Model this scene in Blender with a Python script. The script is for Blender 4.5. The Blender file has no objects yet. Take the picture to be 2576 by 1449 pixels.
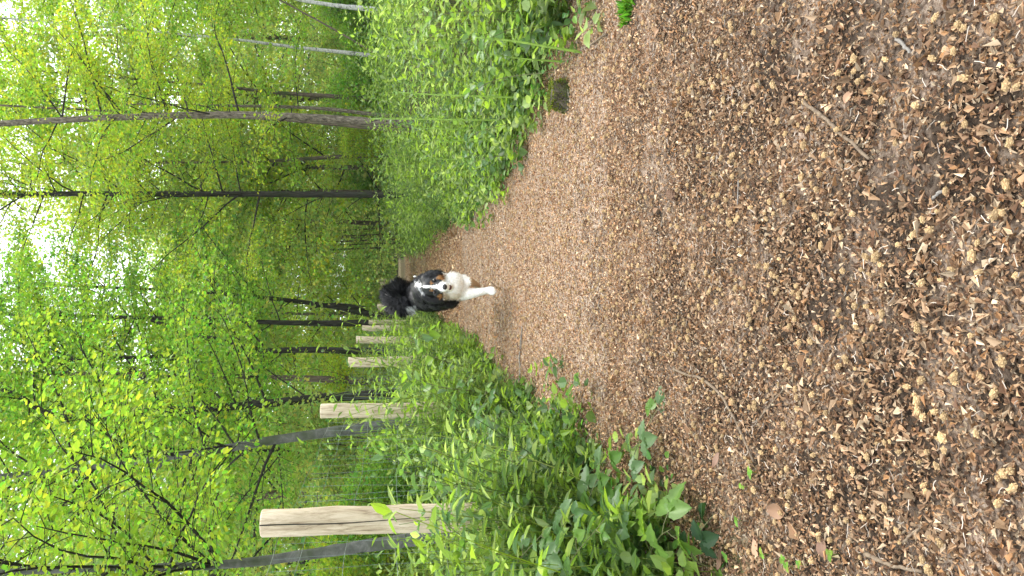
import bpy, math, random
import numpy as np
from mathutils import Vector, Matrix

rng = np.random.default_rng(7)
random.seed(7)
R = math.radians
scene = bpy.context.scene
col = scene.collection

# ------------------------------------------------------------------ camera
CAM = np.array([0.0, 0.0, 1.0])
PITCH, YAW, FPX = R(9.1), R(-1.8), 1896.0          # focal length in pixels of a 2576 px long side
FW = np.array([math.sin(YAW) * math.cos(PITCH), math.cos(YAW) * math.cos(PITCH), -math.sin(PITCH)])
RT = np.array([math.cos(YAW), -math.sin(YAW), 0.0])
UP = np.cross(RT, FW)
cd = bpy.data.cameras.new('camera')
cam = bpy.data.objects.new('camera', cd)
col.objects.link(cam)
cd.sensor_width = 36.0
cd.lens = 36.0 * FPX / 2576.0
cd.clip_start, cd.clip_end = 0.05, 600.0
# the photograph lies on its side: the place's up points to the picture's left
m3 = Matrix((tuple(-UP), tuple(RT), tuple(-FW))).transposed()
cam.matrix_world = Matrix.Translation(Vector(CAM)) @ m3.to_4x4()
scene.camera = cam

# ------------------------------------------------------------------ light
SUN_EL, SUN_AZ = R(58), R(35)                       # azimuth measured from +Y (ahead) towards +X (right)
world = bpy.data.worlds.new('World')
scene.world = world
world.use_nodes = True
wn, wl = world.node_tree.nodes, world.node_tree.links
bg = wn['Background']
sky = wn.new('ShaderNodeTexSky')
sky.sky_type = 'NISHITA'
sky.sun_disc = False
sky.sun_elevation = SUN_EL
sky.sun_rotation = SUN_AZ
sky.air_density, sky.dust_density, sky.ozone_density = 1.0, 3.0, 1.0
mixw = wn.new('ShaderNodeMix')
mixw.data_type = 'RGBA'
mixw.inputs[0].default_value = 0.8                  # a closed white overcast
wl.new(sky.outputs[0], mixw.inputs[6])
mixw.inputs[7].default_value = (9.3, 9.6, 10.0, 1)
wl.new(mixw.outputs[2], bg.inputs[0])
bg.inputs[1].default_value = 0.12
sd = bpy.data.lights.new('sun', 'SUN')
sd.energy, sd.angle, sd.color = 1.5, R(22), (1.0, 0.96, 0.88)
sun = bpy.data.objects.new('sun', sd)
col.objects.link(sun)
to_sun = Vector((math.sin(SUN_AZ) * math.cos(SUN_EL), math.cos(SUN_AZ) * math.cos(SUN_EL), math.sin(SUN_EL)))
sun.rotation_euler = to_sun.to_track_quat('Z', 'Y').to_euler()
sun.location = (6, 8, 30)
scene.view_settings.view_transform = 'Standard'
scene.view_settings.look = 'None'
scene.view_settings.exposure = 1.5
scene.view_settings.gamma = 1.0
scene.render.engine = 'CYCLES'
cy = scene.cycles
cy.max_bounces, cy.diffuse_bounces, cy.glossy_bounces, cy.transmission_bounces, cy.transparent_max_bounces = 9, 7, 2, 5, 4
cy.use_denoising = True
cy.adaptive_threshold = 0.02


# ------------------------------------------------------------------ helpers
def at(dx, dy, Y):
    """the point at forward distance Y that the photograph shows at (dx, dy) of its 2576 px wide view"""
    d = FW + RT * ((724.5 - dy) / FPX) + UP * ((1288.0 - dx) / FPX)
    return CAM + d * (Y / d[1])


def tag(o, label=None, cat=None, group=None, kind=None):
    if label: o['label'] = label
    if cat: o['category'] = cat
    if group: o['group'] = group
    if kind: o['kind'] = kind
    return o


def empty(name, loc=(0, 0, 0), rz=0.0):
    o = bpy.data.objects.new(name, None)
    col.objects.link(o)
    o.location = loc
    o.rotation_euler = (0, 0, rz)
    o.empty_display_size = 0.2
    return o


def make_mesh(name, V, T, C=None, smooth=False):
    V = np.ascontiguousarray(V, dtype=np.float32)
    T = np.ascontiguousarray(T, dtype=np.int32)
    me = bpy.data.meshes.new(name)
    me.vertices.add(len(V))
    me.vertices.foreach_set('co', V.ravel())
    me.loops.add(T.size)
    me.loops.foreach_set('vertex_index', T.ravel())
    me.polygons.add(len(T))
    k = T.shape[1]
    me.polygons.foreach_set('loop_start', np.arange(0, T.size, k, dtype=np.int32))
    me.polygons.foreach_set('loop_total', np.full(len(T), k, dtype=np.int32))
    me.polygons.foreach_set('use_smooth', np.full(len(T), smooth, dtype=bool))
    if C is not None:
        C = np.asarray(C, dtype=np.float32)
        if C.shape[1] == 3:
            C = np.concatenate([C, np.ones((len(C), 1), np.float32)], 1)
        a = me.color_attributes.new('tint', 'FLOAT_COLOR', 'POINT')
        a.data.foreach_set('color', np.ascontiguousarray(C).ravel())
    me.update()
    me.validate()
    return me


def obj(name, me, mat, parent=None):
    o = bpy.data.objects.new(name, me)
    col.objects.link(o)
    if mat and not me.materials:
        me.materials.append(mat)
    if parent: o.parent = parent
    return o


class Acc:
    """collects triangles with a colour for each vertex"""
    def __init__(s): s.V, s.T, s.C, s.n = [], [], [], 0

    def add(s, V, T, C):
        V = np.asarray(V, float); T = np.asarray(T, int)
        C = np.asarray(C, float)
        if C.ndim == 1: C = np.tile(C, (len(V), 1))
        s.V.append(V); s.T.append(T + s.n); s.C.append(C[:, :3]); s.n += len(V)

    def arrays(s): return np.concatenate(s.V), np.concatenate(s.T), np.concatenate(s.C)

    def mesh(s, name, smooth=False):
        me = make_mesh(name, *s.arrays(), smooth=smooth)
        if getattr(s, 'n_trunk', 0):
            mi = np.ones(len(me.polygons), np.int32); mi[:s.n_trunk] = 0
            me.materials.append(s.bark); me.materials.append(M_LIMB)
            me.polygons.foreach_set('material_index', mi)
        return me


def nrm(a):
    return a / np.maximum(np.linalg.norm(a, axis=-1, keepdims=True), 1e-9)


def tube(pts, rad, k=6, cap=True, wob=0.0, seed=0):
    """verts, tris of a tapered tube along pts"""
    P = np.asarray(pts, float); rad = np.broadcast_to(np.asarray(rad, float), (len(P),))
    t = nrm(np.gradient(P, axis=0))
    ref = np.array([1.0, 0.13, 0.07]) if abs(t[0][2]) > 0.7 else np.array([0.0, 0.05, 1.0])
    a = nrm(np.cross(t, ref)); b = np.cross(t, a)
    ang = np.linspace(0, 2 * math.pi, k, endpoint=False)
    rr = rad[:, None] * np.ones(k)
    if wob:
        g = np.random.default_rng(seed)
        rr = rr * (1 + wob * g.standard_normal(rr.shape))
    V = P[:, None, :] + rr[..., None] * (np.cos(ang)[None, :, None] * a[:, None, :] + np.sin(ang)[None, :, None] * b[:, None, :])
    V = V.reshape(-1, 3)
    n = len(P)
    i = np.arange(n - 1)[:, None] * k; j = np.arange(k)[None, :]; j2 = (j + 1) % k
    q = np.stack([i + j, i + j2, i + k + j2, i + k + j], -1).reshape(-1, 4)
    T = np.concatenate([q[:, [0, 1, 2]], q[:, [0, 2, 3]]])
    if cap:
        V = np.concatenate([V, P[:1], P[-1:]])
        c0, c1 = n * k, n * k + 1
        jj = np.arange(k); jn = (jj + 1) % k
        T = np.concatenate([T, np.stack([np.full(k, c0), jn, jj], -1), np.stack([np.full(k, c1), (n - 1) * k + jj, (n - 1) * k + jn], -1)])
    return V, T


# leaf outlines: (along, side, lift)
LEAF2 = (np.array([[0, 0, 0], [.45, .36, .07], [1, 0, -.08], [.45, -.36, .07]]), np.array([[0, 1, 2], [0, 2, 3]]))
LEAF4 = (np.array([[0, 0, 0], [.28, .30, .06], [.66, .27, .03], [1, 0, -.10], [.66, -.27, .03], [.28, -.30, .06]]),
         np.array([[0, 1, 2], [0, 2, 3], [0, 3, 4], [0, 4, 5]]))
LANCE = (np.array([[0, 0, 0], [.25, .19, .05], [.6, .15, .0], [1, 0, -.20], [.6, -.15, .0], [.25, -.19, .05]]),
         np.array([[0, 1, 2], [0, 2, 3], [0, 3, 4], [0, 4, 5]]))
LANCE2 = (np.array([[0, 0, 0], [.35, .2, .05], [1, 0, -.18], [.35, -.2, .05]]), np.array([[0, 1, 2], [0, 2, 3]]))


BROAD = (np.array([[0, 0, 0], [.16, .36, .07], [.58, .36, .04], [1, 0, -.16], [.58, -.36, .04], [.16, -.36, .07]]), LEAF4[1])


def leaves(acc, pos, d, nor, size, color, shape=LEAF2):
    """pos, d (axis), nor: (N,3); size (N,), color (N,3)"""
    L, F = shape
    d = nrm(d); s = nrm(np.cross(nor, d)); n = np.cross(d, s)
    V = pos[:, None, :] + size[:, None, None] * (L[None, :, 0:1] * d[:, None] + L[None, :, 1:2] * s[:, None] + L[None, :, 2:3] * n[:, None])
    k = len(L); N = len(pos)
    T = (np.arange(N)[:, None, None] * k + F[None]).reshape(-1, 3)
    acc.add(V.reshape(-1, 3), T, np.repeat(color, k, 0))


def rand_unit(n, g=rng):
    return nrm(g.standard_normal((n, 3)))


# value noise in two dimensions
_NT = np.random.default_rng(3).random((256, 256))
def vnoise(x, y, f=1.0):
    x = np.asarray(x, float) * f + 1000.3; y = np.asarray(y, float) * f + 1000.7
    xi, yi = np.floor(x).astype(int), np.floor(y).astype(int)
    u, v = x - xi, y - yi
    u = u * u * (3 - 2 * u); v = v * v * (3 - 2 * v)
    a, b, c, d = (_NT[(xi + i) % 256, (yi + j) % 256] for i, j in ((0, 0), (1, 0), (0, 1), (1, 1)))
    return (a * (1 - u) + b * u) * (1 - v) + (c * (1 - u) + d * u) * v


def sstep(a, b, x):
    t = np.clip((np.asarray(x, float) - a) / (b - a), 0, 1)
    return t * t * (3 - 2 * t)


# ------------------------------------------------------------------ terrain shape
PY = [0, 2.4, 3.8, 4.8, 6.2, 6.7, 9, 13, 26, 60, 140]
PR = [1.75, 1.55, 1.34, 1.10, 1.02, .76, .62, .50, .40, .40, .4]      # right edge of the path
PL = [-.95, -.92, -.92, -.93, -1.02, -1.04, -1.05, -1.06, -1.08, -1.1, -1.1]
def edge_r(y): return np.interp(y, PY, PR)
def edge_l(y): return np.interp(y, PY, PL)
def gz(x, y):
    x = np.asarray(x, float); y = np.asarray(y, float)
    along = -0.16 * sstep(16, 26, y) + 0.66 * sstep(28, 62, y)
    left = 0.22 * sstep(0, 1, (-x - 1.0) / 3.0)
    right = 0.66 * sstep(0, 1, (x - edge_r(y) - 0.1) / 3.4)
    rough = (vnoise(x, y, .9) - .5) * .10 * (0.25 + sstep(0, 1, np.abs(x) - 1.0)) + (vnoise(x, y, 5.0) - .5) * .018
    return along + left + right + rough


# ------------------------------------------------------------------ materials
def new_mat(name):
    m = bpy.data.materials.new(name)
    m.use_nodes = True
    nt = m.node_tree
    nt.nodes.clear()
    return m, nt, nt.nodes, nt.links


def leaf_mat(name, gain_d=1.0, gain_t=1.0, gloss=0.35, rough=.45):
    """a leaf: reflects and lets light through, its colour from the leaf's own tint"""
    m, nt, n, l = new_mat(name)
    out = n.new('ShaderNodeOutputMaterial')
    at_ = n.new('ShaderNodeAttribute'); at_.attribute_name = 'tint'
    def scaled(v):
        x = n.new('ShaderNodeMix'); x.data_type = 'RGBA'; x.blend_type = 'MULTIPLY'; x.inputs[0].default_value = 1
        l.new(at_.outputs['Color'], x.inputs[6]); x.inputs[7].default_value = v
        return x.outputs[2]
    p = n.new('ShaderNodeBsdfPrincipled')
    p.inputs['Roughness'].default_value = rough
    p.inputs['Specular IOR Level'].default_value = gloss
    l.new(scaled((gain_d, gain_d, gain_d, 1)), p.inputs['Base Color'])
    t = n.new('ShaderNodeBsdfTranslucent')
    l.new(scaled((2.06 * gain_t, 1.96 * gain_t, 1.15 * gain_t, 1)), t.inputs['Color'])
    mx = n.new('ShaderNodeMixShader'); mx.inputs[0].default_value = .5
    l.new(p.outputs[0], mx.inputs[1]); l.new(t.outputs[0], mx.inputs[2])
    l.new(mx.outputs[0], out.inputs[0])
    return m


def tint_mat(name, rough=.8, spec=.25, bump=0.0, bscale=200):
    m, nt, n, l = new_mat(name)
    out = n.new('ShaderNodeOutputMaterial')
    a = n.new('ShaderNodeAttribute'); a.attribute_name = 'tint'
    p = n.new('ShaderNodeBsdfPrincipled')
    p.inputs['Roughness'].default_value = rough
    p.inputs['Specular IOR Level'].default_value = spec
    l.new(a.outputs['Color'], p.inputs['Base Color'])
    if bump:
        tc = n.new('ShaderNodeTexCoord')
        nz = n.new('ShaderNodeTexNoise'); nz.inputs['Scale'].default_value = bscale
        l.new(tc.outputs['Object'], nz.inputs['Vector'])
        b = n.new('ShaderNodeBump'); b.inputs['Strength'].default_value = bump; b.inputs['Distance'].default_value = .01
        l.new(nz.outputs[0], b.inputs['Height']); l.new(b.outputs[0], p.inputs['Normal'])
    l.new(p.outputs[0], out.inputs[0])
    return m


def ramp(n, stops):
    r = n.new('ShaderNodeValToRGB')
    e = r.color_ramp.elements
    while len(e) < len(stops): e.new(0.5)
    for x, (p, c) in zip(e, stops):
        x.position = p; x.color = (*c, 1)
    return r


def bark_mat(name, stops, scale=(14, 14, 3), detail=8, bump=.6, moss=None, rough=.9, dist=.02, split=None):
    m, nt, n, l = new_mat(name)
    out = n.new('ShaderNodeOutputMaterial')
    p = n.new('ShaderNodeBsdfPrincipled'); p.inputs['Roughness'].default_value = rough
    p.inputs['Specular IOR Level'].default_value = .2
    tc = n.new('ShaderNodeTexCoord')
    mp = n.new('ShaderNodeMapping'); mp.inputs['Scale'].default_value = scale
    l.new(tc.outputs['Object'], mp.inputs[0])
    nz = n.new('ShaderNodeTexNoise'); nz.inputs['Scale'].default_value = 1.0; nz.inputs['Detail'].default_value = detail
    nz.inputs['Roughness'].default_value = .7; nz.inputs['Distortion'].default_value = .6
    l.new(mp.outputs[0], nz.inputs['Vector'])
    rp = ramp(n, stops); l.new(nz.outputs[0], rp.inputs[0])
    c = rp.outputs[0]
    if moss:
        n2 = n.new('ShaderNodeTexNoise'); n2.inputs['Scale'].default_value = 2.3; n2.inputs['Detail'].default_value = 5
        l.new(tc.outputs['Object'], n2.inputs['Vector'])
        r2 = ramp(n, [(.5, (0, 0, 0)), (.66, (1, 1, 1))]); l.new(n2.outputs[0], r2.inputs[0])
        mx = n.new('ShaderNodeMix'); mx.data_type = 'RGBA'
        l.new(r2.outputs[0], mx.inputs[0]); l.new(c, mx.inputs[6]); mx.inputs[7].default_value = (*moss, 1)
        c = mx.outputs[2]
    l.new(c, p.inputs['Base Color'])
    b = n.new('ShaderNodeBump'); b.inputs['Strength'].default_value = bump; b.inputs['Distance'].default_value = dist
    l.new(nz.outputs[0], b.inputs['Height']); l.new(b.outputs[0], p.inputs['Normal'])
    l.new(p.outputs[0], out.inputs[0])
    return m


def plain_mat(name, c, rough=.5, spec=.5, metal=0.0, var=.25, scale=40):
    m, nt, n, l = new_mat(name)
    out = n.new('ShaderNodeOutputMaterial')
    p = n.new('ShaderNodeBsdfPrincipled'); p.inputs['Roughness'].default_value = rough
    p.inputs['Specular IOR Level'].default_value = spec; p.inputs['Metallic'].default_value = metal
    tc = n.new('ShaderNodeTexCoord')
    nz = n.new('ShaderNodeTexNoise'); nz.inputs['Scale'].default_value = scale; nz.inputs['Detail'].default_value = 4
    l.new(tc.outputs['Object'], nz.inputs['Vector'])
    rp = ramp(n, [(.3, tuple(v * (1 - var) for v in c)), (.7, tuple(min(1, v * (1 + var)) for v in c))])
    l.new(nz.outputs[0], rp.inputs[0]); l.new(rp.outputs[0], p.inputs['Base Color'])
    l.new(p.outputs[0], out.inputs[0])
    return m


M_LEAF = leaf_mat('spring_leaf')
M_HERB = leaf_mat('herb_leaf', 1.0, .85, .3, .5)
M_BRAMBLE = leaf_mat('bramble_leaf', 1.0, .8, .4, .42)
M_LITTER = tint_mat('bud_scale_litter', .75, .25)
M_FUR = tint_mat('dog_fur', .55, .35)
M_GREYBARK = bark_mat('grey_scaly_bark', [(.36, (.024, .021, .017)), (.48, (.13, .111, .084)), (.63, (.28, .245, .19))], (34, 34, 11), 9, .9)
M_DARKBARK = bark_mat('dark_furrowed_bark', [(.35, (.010, .010, .009)), (.55, (.038, .036, .030)), (.72, (.085, .08, .066))], (30, 30, 4), 8, .9, (.03, .04, .018))
M_BEECH = bark_mat('smooth_beech_bark', [(.3, (.05, .055, .045)), (.5, (.10, .105, .092)), (.7, (.19, .19, .175))], (6, 6, 9), 6, .25, (.055, .07, .035), .7)
M_BROWNBARK = bark_mat('brown_bark', [(.33, (.04, .03, .022)), (.5, (.12, .095, .07)), (.7, (.22, .18, .14))], (24, 24, 5), 8, .8, (.06, .08, .03))
M_BIRCH = bark_mat('birch_bark', [(.36, (.05, .05, .048)), (.45, (.42, .42, .40)), (.7, (.66, .66, .63))], (10, 10, 22), 6, .4)
M_LIMB = bark_mat('dark_limb_bark', [(.35, (.014, .014, .011)), (.6, (.045, .043, .034)), (.8, (.09, .085, .07))], (30, 30, 6), 6, .5)
M_POST = bark_mat('peeled_chestnut_post', [(.30, (.15, .11, .068)), (.43, (.41, .335, .225)), (.55, (.55, .47, .335)), (.72, (.66, .585, .45))], (44, 44, 6), 8, .5, None, .8, .01)
M_WIRE = plain_mat('galvanised_wire', (.17, .22, .19), .45, .5, .6)
M_STEM = plain_mat('green_stalk', (.20, .33, .05), .5, .4)
M_CANE = plain_mat('bramble_cane', (.12, .13, .05), .6, .3)
M_STICK = bark_mat('dead_stick', [(.3, (.07, .05, .035)), (.6, (.21, .16, .11)), (.8, (.33, .27, .20))], (60, 60, 20), 6, .5, None, .85, .004)
M_STICKGREY = bark_mat('weathered_stick', [(.3, (.12, .11, .10)), (.6, (.28, .26, .23)), (.8, (.42, .40, .36))], (60, 60, 20), 6, .5, None, .85, .004)
M_DEADLEAF = tint_mat('dead_leaf', .6, .3)
M_STUMP = bark_mat('mossy_wood', [(.3, (.03, .03, .02)), (.55, (.10, .085, .06)), (.75, (.2, .17, .13))], (20, 20, 8), 8, .8, (.055, .085, .012))
M_MOSS = leaf_mat('moss', 1, .6)
M_NOSE = plain_mat('wet_black_nose', (.012, .012, .014), .25, .6)
M_EYE = plain_mat('dark_eye', (.018, .010, .006), .08, .8)
M_MOUTH = plain_mat('open_mouth', (.10, .035, .03), .4, .5)
M_TAGM = plain_mat('white_collar_strap', (.75, .75, .72), .5, .4)
M_CONE = plain_mat('cone_scales', (.12, .07, .04), .7, .3)


def ground_material():
    m, nt, n, l = new_mat('woodland_floor')
    out = n.new('ShaderNodeOutputMaterial')
    p = n.new('ShaderNodeBsdfPrincipled'); p.inputs['Roughness'].default_value = .95; p.inputs['Specular IOR Level'].default_value = .15
    geo = n.new('ShaderNodeNewGeometry')
    def noise(s, d=6, dist=0):
        x = n.new('ShaderNodeTexNoise'); x.inputs['Scale'].default_value = s; x.inputs['Detail'].default_value = d
        x.inputs['Roughness'].default_value = .65; x.inputs['Distortion'].default_value = dist
        l.new(geo.outputs['Position'], x.inputs['Vector'])
        return x.outputs[0]
    fine = noise(95, 5, .5)
    litter = ramp(n, [(.33, (.07, .05, .04)), (.44, (.24, .17, .122)), (.54, (.42, .315, .235)), (.66, (.60, .50, .40))])
    l.new(fine, litter.inputs[0])
    soil = ramp(n, [(.35, (.022, .016, .011)), (.65, (.070, .049, .034))])
    l.new(noise(60, 6), soil.inputs[0])
    # thin cover near the camera, closed further on
    sep = n.new('ShaderNodeSeparateXYZ'); l.new(geo.outputs['Position'], sep.inputs[0])
    mr = n.new('ShaderNodeMapRange'); mr.inputs['From Min'].default_value = 2.4; mr.inputs['From Max'].default_value = 6.5
    mr.inputs['To Min'].default_value = -.03; mr.inputs['To Max'].default_value = .40
    l.new(sep.outputs['Y'], mr.inputs[0])
    add = n.new('ShaderNodeMath'); add.operation = 'ADD'
    l.new(noise(3.2, 4), add.inputs[0]); l.new(mr.outputs[0], add.inputs[1])
    cover = ramp(n, [(.42, (0, 0, 0)), (.66, (1, 1, 1))]); l.new(add.outputs[0], cover.inputs[0])
    mx = n.new('ShaderNodeMix'); mx.data_type = 'RGBA'
    l.new(cover.outputs[0], mx.inputs[0]); l.new(soil.outputs[0], mx.inputs[6]); l.new(litter.outputs[0], mx.inputs[7])
    # off the path: leaf mould and moss
    a = n.new('ShaderNodeAttribute'); a.attribute_name = 'tint'
    mould = ramp(n, [(.35, (.03, .03, .014)), (.52, (.07, .075, .025)), (.7, (.14, .11, .055))])
    l.new(noise(22, 7), mould.inputs[0])
    m2 = n.new('ShaderNodeMix'); m2.data_type = 'RGBA'
    l.new(a.outputs['Fac'], m2.inputs[0]); l.new(mould.outputs[0], m2.inputs[6]); l.new(mx.outputs[2], m2.inputs[7])
    l.new(m2.outputs[2], p.inputs['Base Color'])
    b = n.new('ShaderNodeBump'); b.inputs['Strength'].default_value = .9; b.inputs['Distance'].default_value = .012
    l.new(fine, b.inputs['Height']); l.new(b.outputs[0], p.inputs['Normal'])
    l.new(p.outputs[0], out.inputs[0])
    return m


# ------------------------------------------------------------------ ground: one sheet out to the horizon
def axis(*segs):
    return np.unique(np.concatenate([np.linspace(a, b, k) for a, b, k in segs]))
gx = axis((-260, -40, 12), (-40, -8, 28), (-8, -2, 34), (-2, 2.4, 100), (2.4, 9, 40), (9, 40, 28), (40, 260, 12))
gy = axis((-60, -4, 12), (-4, 1, 20), (1, 8, 160), (8, 20, 80), (20, 70, 90), (70, 420, 24))
X, Y = np.meshgrid(gx, gy, indexing='ij')
Z = gz(X, Y)
wob = (vnoise(X, Y, 1.7) - .5) * .3 + (vnoise(X, Y, 5.0) - .5) * .16
onpath = sstep(-.10, .14, X - edge_l(Y) + wob) * sstep(-.10, .16, edge_r(Y) - X + wob)
onpath = onpath * (1 - sstep(50, 62, Y + 6 * wob))
nx, ny = X.shape
idx = np.arange(nx * ny).reshape(nx, ny)
quads = np.stack([idx[:-1, :-1], idx[1:, :-1], idx[1:, 1:], idx[:-1, 1:]], -1).reshape(-1, 4)
gm = make_mesh('ground', np.stack([X, Y, Z], -1).reshape(-1, 3), quads, np.repeat(onpath.reshape(-1, 1), 3, 1), smooth=True)
ground = tag(obj('ground', gm, ground_material()), 'brown woodland path between green verges', 'ground', kind='structure')


# ------------------------------------------------------------------ trees
GREENS = {
    'yellow': np.array([.245, .335, .032]),
    'fresh': np.array([.193, .312, .036]),
    'mid': np.array([.150, .280, .036]),
    'deep': np.array([.12, .25, .030]),
    'pale': np.array([.25, .34, .095]),
}
def leaf_cols(n, base, g, spread=.22):
    c = np.asarray(base)[None] * (1 + spread * g.standard_normal((n, 1)))
    c[:, 0] *= 1 + .20 * g.standard_normal(n)
    return np.clip(c, .01, .6)


def bez(p0, d0, L, sag, n, g, wob=.06):
    """a limb that starts along d0 and bends by sag (up positive)"""
    pts = [np.array(p0, float)]
    d = np.array(d0, float)
    for i in range(n):
        d = nrm(d + np.array([0, 0, sag / n]) + wob * g.standard_normal(3))
        pts.append(pts[-1] + d * L / n)
    return np.array(pts)


def resample(P, n):
    P = np.asarray(P, float)
    # smooth Catmull-Rom through the points
    Q = np.concatenate([[2 * P[0] - P[1]], P, [2 * P[-1] - P[-2]]])
    out = []
    m = len(P) - 1
    for t in np.linspace(0, m - 1e-6, n):
        i = int(t); u = t - i
        a, b, c, d = Q[i:i + 4]
        out.append(.5 * (2 * b + (c - a) * u + (2 * a - 5 * b + 4 * c - d) * u * u + (3 * b - a - 3 * c + d) * u ** 3))
    return np.array(out)


def grow(trunk, radii, g, z0, z1, n_prim, L, leaf, base, n_sec=9, n_leaf=52, elev=(10, 45), sag=-.25, shape=LEAF2, sides=9,
         spread=(.16, .16, .06), aim=None, forks=(), bare=0.12, flat=.55, taper=.45, prim_r=.3, single=None, up_=.5):
    """wood (verts, tris) and leaves of one tree, in the trunk's own coordinates"""
    wood = Acc(); fol = Acc()
    trunk = np.asarray(trunk, float)
    tv, tt = tube(trunk, radii, sides, True, .035, int(g.integers(1e6)))
    wood.add(tv, tt, np.array([.5, .5, .5]))
    for F, fr in forks:
        v, t = tube(F, fr, 7, True, .03, 5); wood.add(v, t, np.array([.5] * 3))
    wood.n_trunk = sum(len(t) for t in wood.T)
    zs = trunk[:, 2]
    order = np.sort(g.uniform(z0, z1, n_prim))
    az = g.uniform(0, 2 * math.pi)
    lp, ld, ln = [], [], []
    for z in order:
        i = int(np.clip(np.searchsorted(zs, z), 1, len(zs) - 1))
        u = (z - zs[i - 1]) / max(zs[i] - zs[i - 1], 1e-6)
        u = min(max(u, 0), 1)
        p = trunk[i - 1] * (1 - u) + trunk[i] * u
        rt = radii[i - 1] * (1 - u) + radii[i] * u
        az += 2.4 + g.normal(0, .5)
        a = az
        if aim is not None and g.random() < aim[1]:
            a = aim[0] + g.normal(0, .6)
        el = R(g.uniform(*elev))
        d = np.array([math.cos(a) * math.cos(el), math.sin(a) * math.cos(el), math.sin(el)])
        k = 1 - taper * (z - z0) / max(z1 - z0, 1e-6)
        Lb = L * k * g.uniform(.55, 1.15)
        B = bez(p, d, Lb, sag * g.uniform(.2, 1.4), 7, g, .09)
        r0 = min(rt * .45, .006 + .0062 * Lb) * (.7 + prim_r)
        v, t = tube(B, np.linspace(r0, .004, len(B)), 5, False)
        wood.add(v, t, np.array([.5] * 3))
        for s in range(n_sec):
            f = g.uniform(bare, 1.0)
            q = f * (len(B) - 1); j = min(int(q), len(B) - 2)
            sp = B[j] + (B[j + 1] - B[j]) * (q - j)
            ax = nrm(B[j + 1] - B[j])
            sa = (1 if s % 2 else -1) * R(g.uniform(25, 75))
            ca, sn = math.cos(sa), math.sin(sa)
            dd = np.array([ax[0] * ca - ax[1] * sn, ax[0] * sn + ax[1] * ca, ax[2] * .5 + g.normal(.02, .18)])
            Ls = Lb * g.uniform(.22, .48) * (1.15 - .5 * f)
            S = bez(sp, nrm(dd), Ls, -.15, 3, g, .10)
            v, t = tube(S, np.linspace(max(r0 * .3, .004), .002, len(S)), 3, False)
            wood.add(v, t, np.array([.5] * 3))
            nl = max(4, int(n_leaf * g.uniform(.5, 1.4)))
            w = g.random(nl) ** .8 * (len(S) - 1)
            jj = np.minimum(w.astype(int), len(S) - 2)
            base_p = S[jj] + (S[jj + 1] - S[jj]) * (w - jj)[:, None]
            off = g.standard_normal((nl, 3)) * np.array(spread)
            lp.append(base_p + off)
            ld.append(nrm(off * np.array([1, 1, .6]) + .35 * nrm(dd)[None] * .2 + 1e-4) + np.array([0, 0, -.35]))
            nn = g.standard_normal((nl, 3)) * (1 - flat); nn[:, 2] += up_
            ln.append(nn)
    fol.raw = None
    if lp:
        lp, ld, ln = (np.concatenate(a) for a in (lp, ld, ln))
        n = len(lp)
        sz = leaf * g.uniform(.6, 1.25, n)
        if single is not None:
            # the leaves that show largest stay single
            w = lp + single - CAM
            k = w @ FW
            dxp, dyp = 1288 - (w @ UP) / k * FPX, 724.5 - (w @ RT) / k * FPX
            inside = (dxp > 0) & (dxp < 2576) & (dyp > 0) & (dyp < 1449)
            score = np.where(inside, sz / k, 0)
            pick = np.argsort(-score)[:300]
            fol.raw = (lp[pick], ld[pick], ln[pick], sz[pick])
            rest = np.ones(n, bool); rest[pick] = False
            lp, ld, ln, sz = lp[rest], ld[rest], ln[rest], sz[rest]; n = len(lp)
        leaves(fol, lp, ld, ln, sz, leaf_cols(n, base, g), shape)
    return wood, fol


BEECH_LEAF = []
def place_leaf(parent, p, d, nor, size, me, o, mat=None):
    d = nrm(np.asarray(d, float)); s = nrm(np.cross(nor, d)); n_ = np.cross(d, s)
    lf = obj('leaf', me, mat or M_BRAMBLE, parent)
    M = Matrix((tuple(d * size), tuple(s * size), tuple(n_ * size))).transposed().to_4x4()
    M.translation = Vector(p - o)
    lf.matrix_local = M
    return lf




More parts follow.
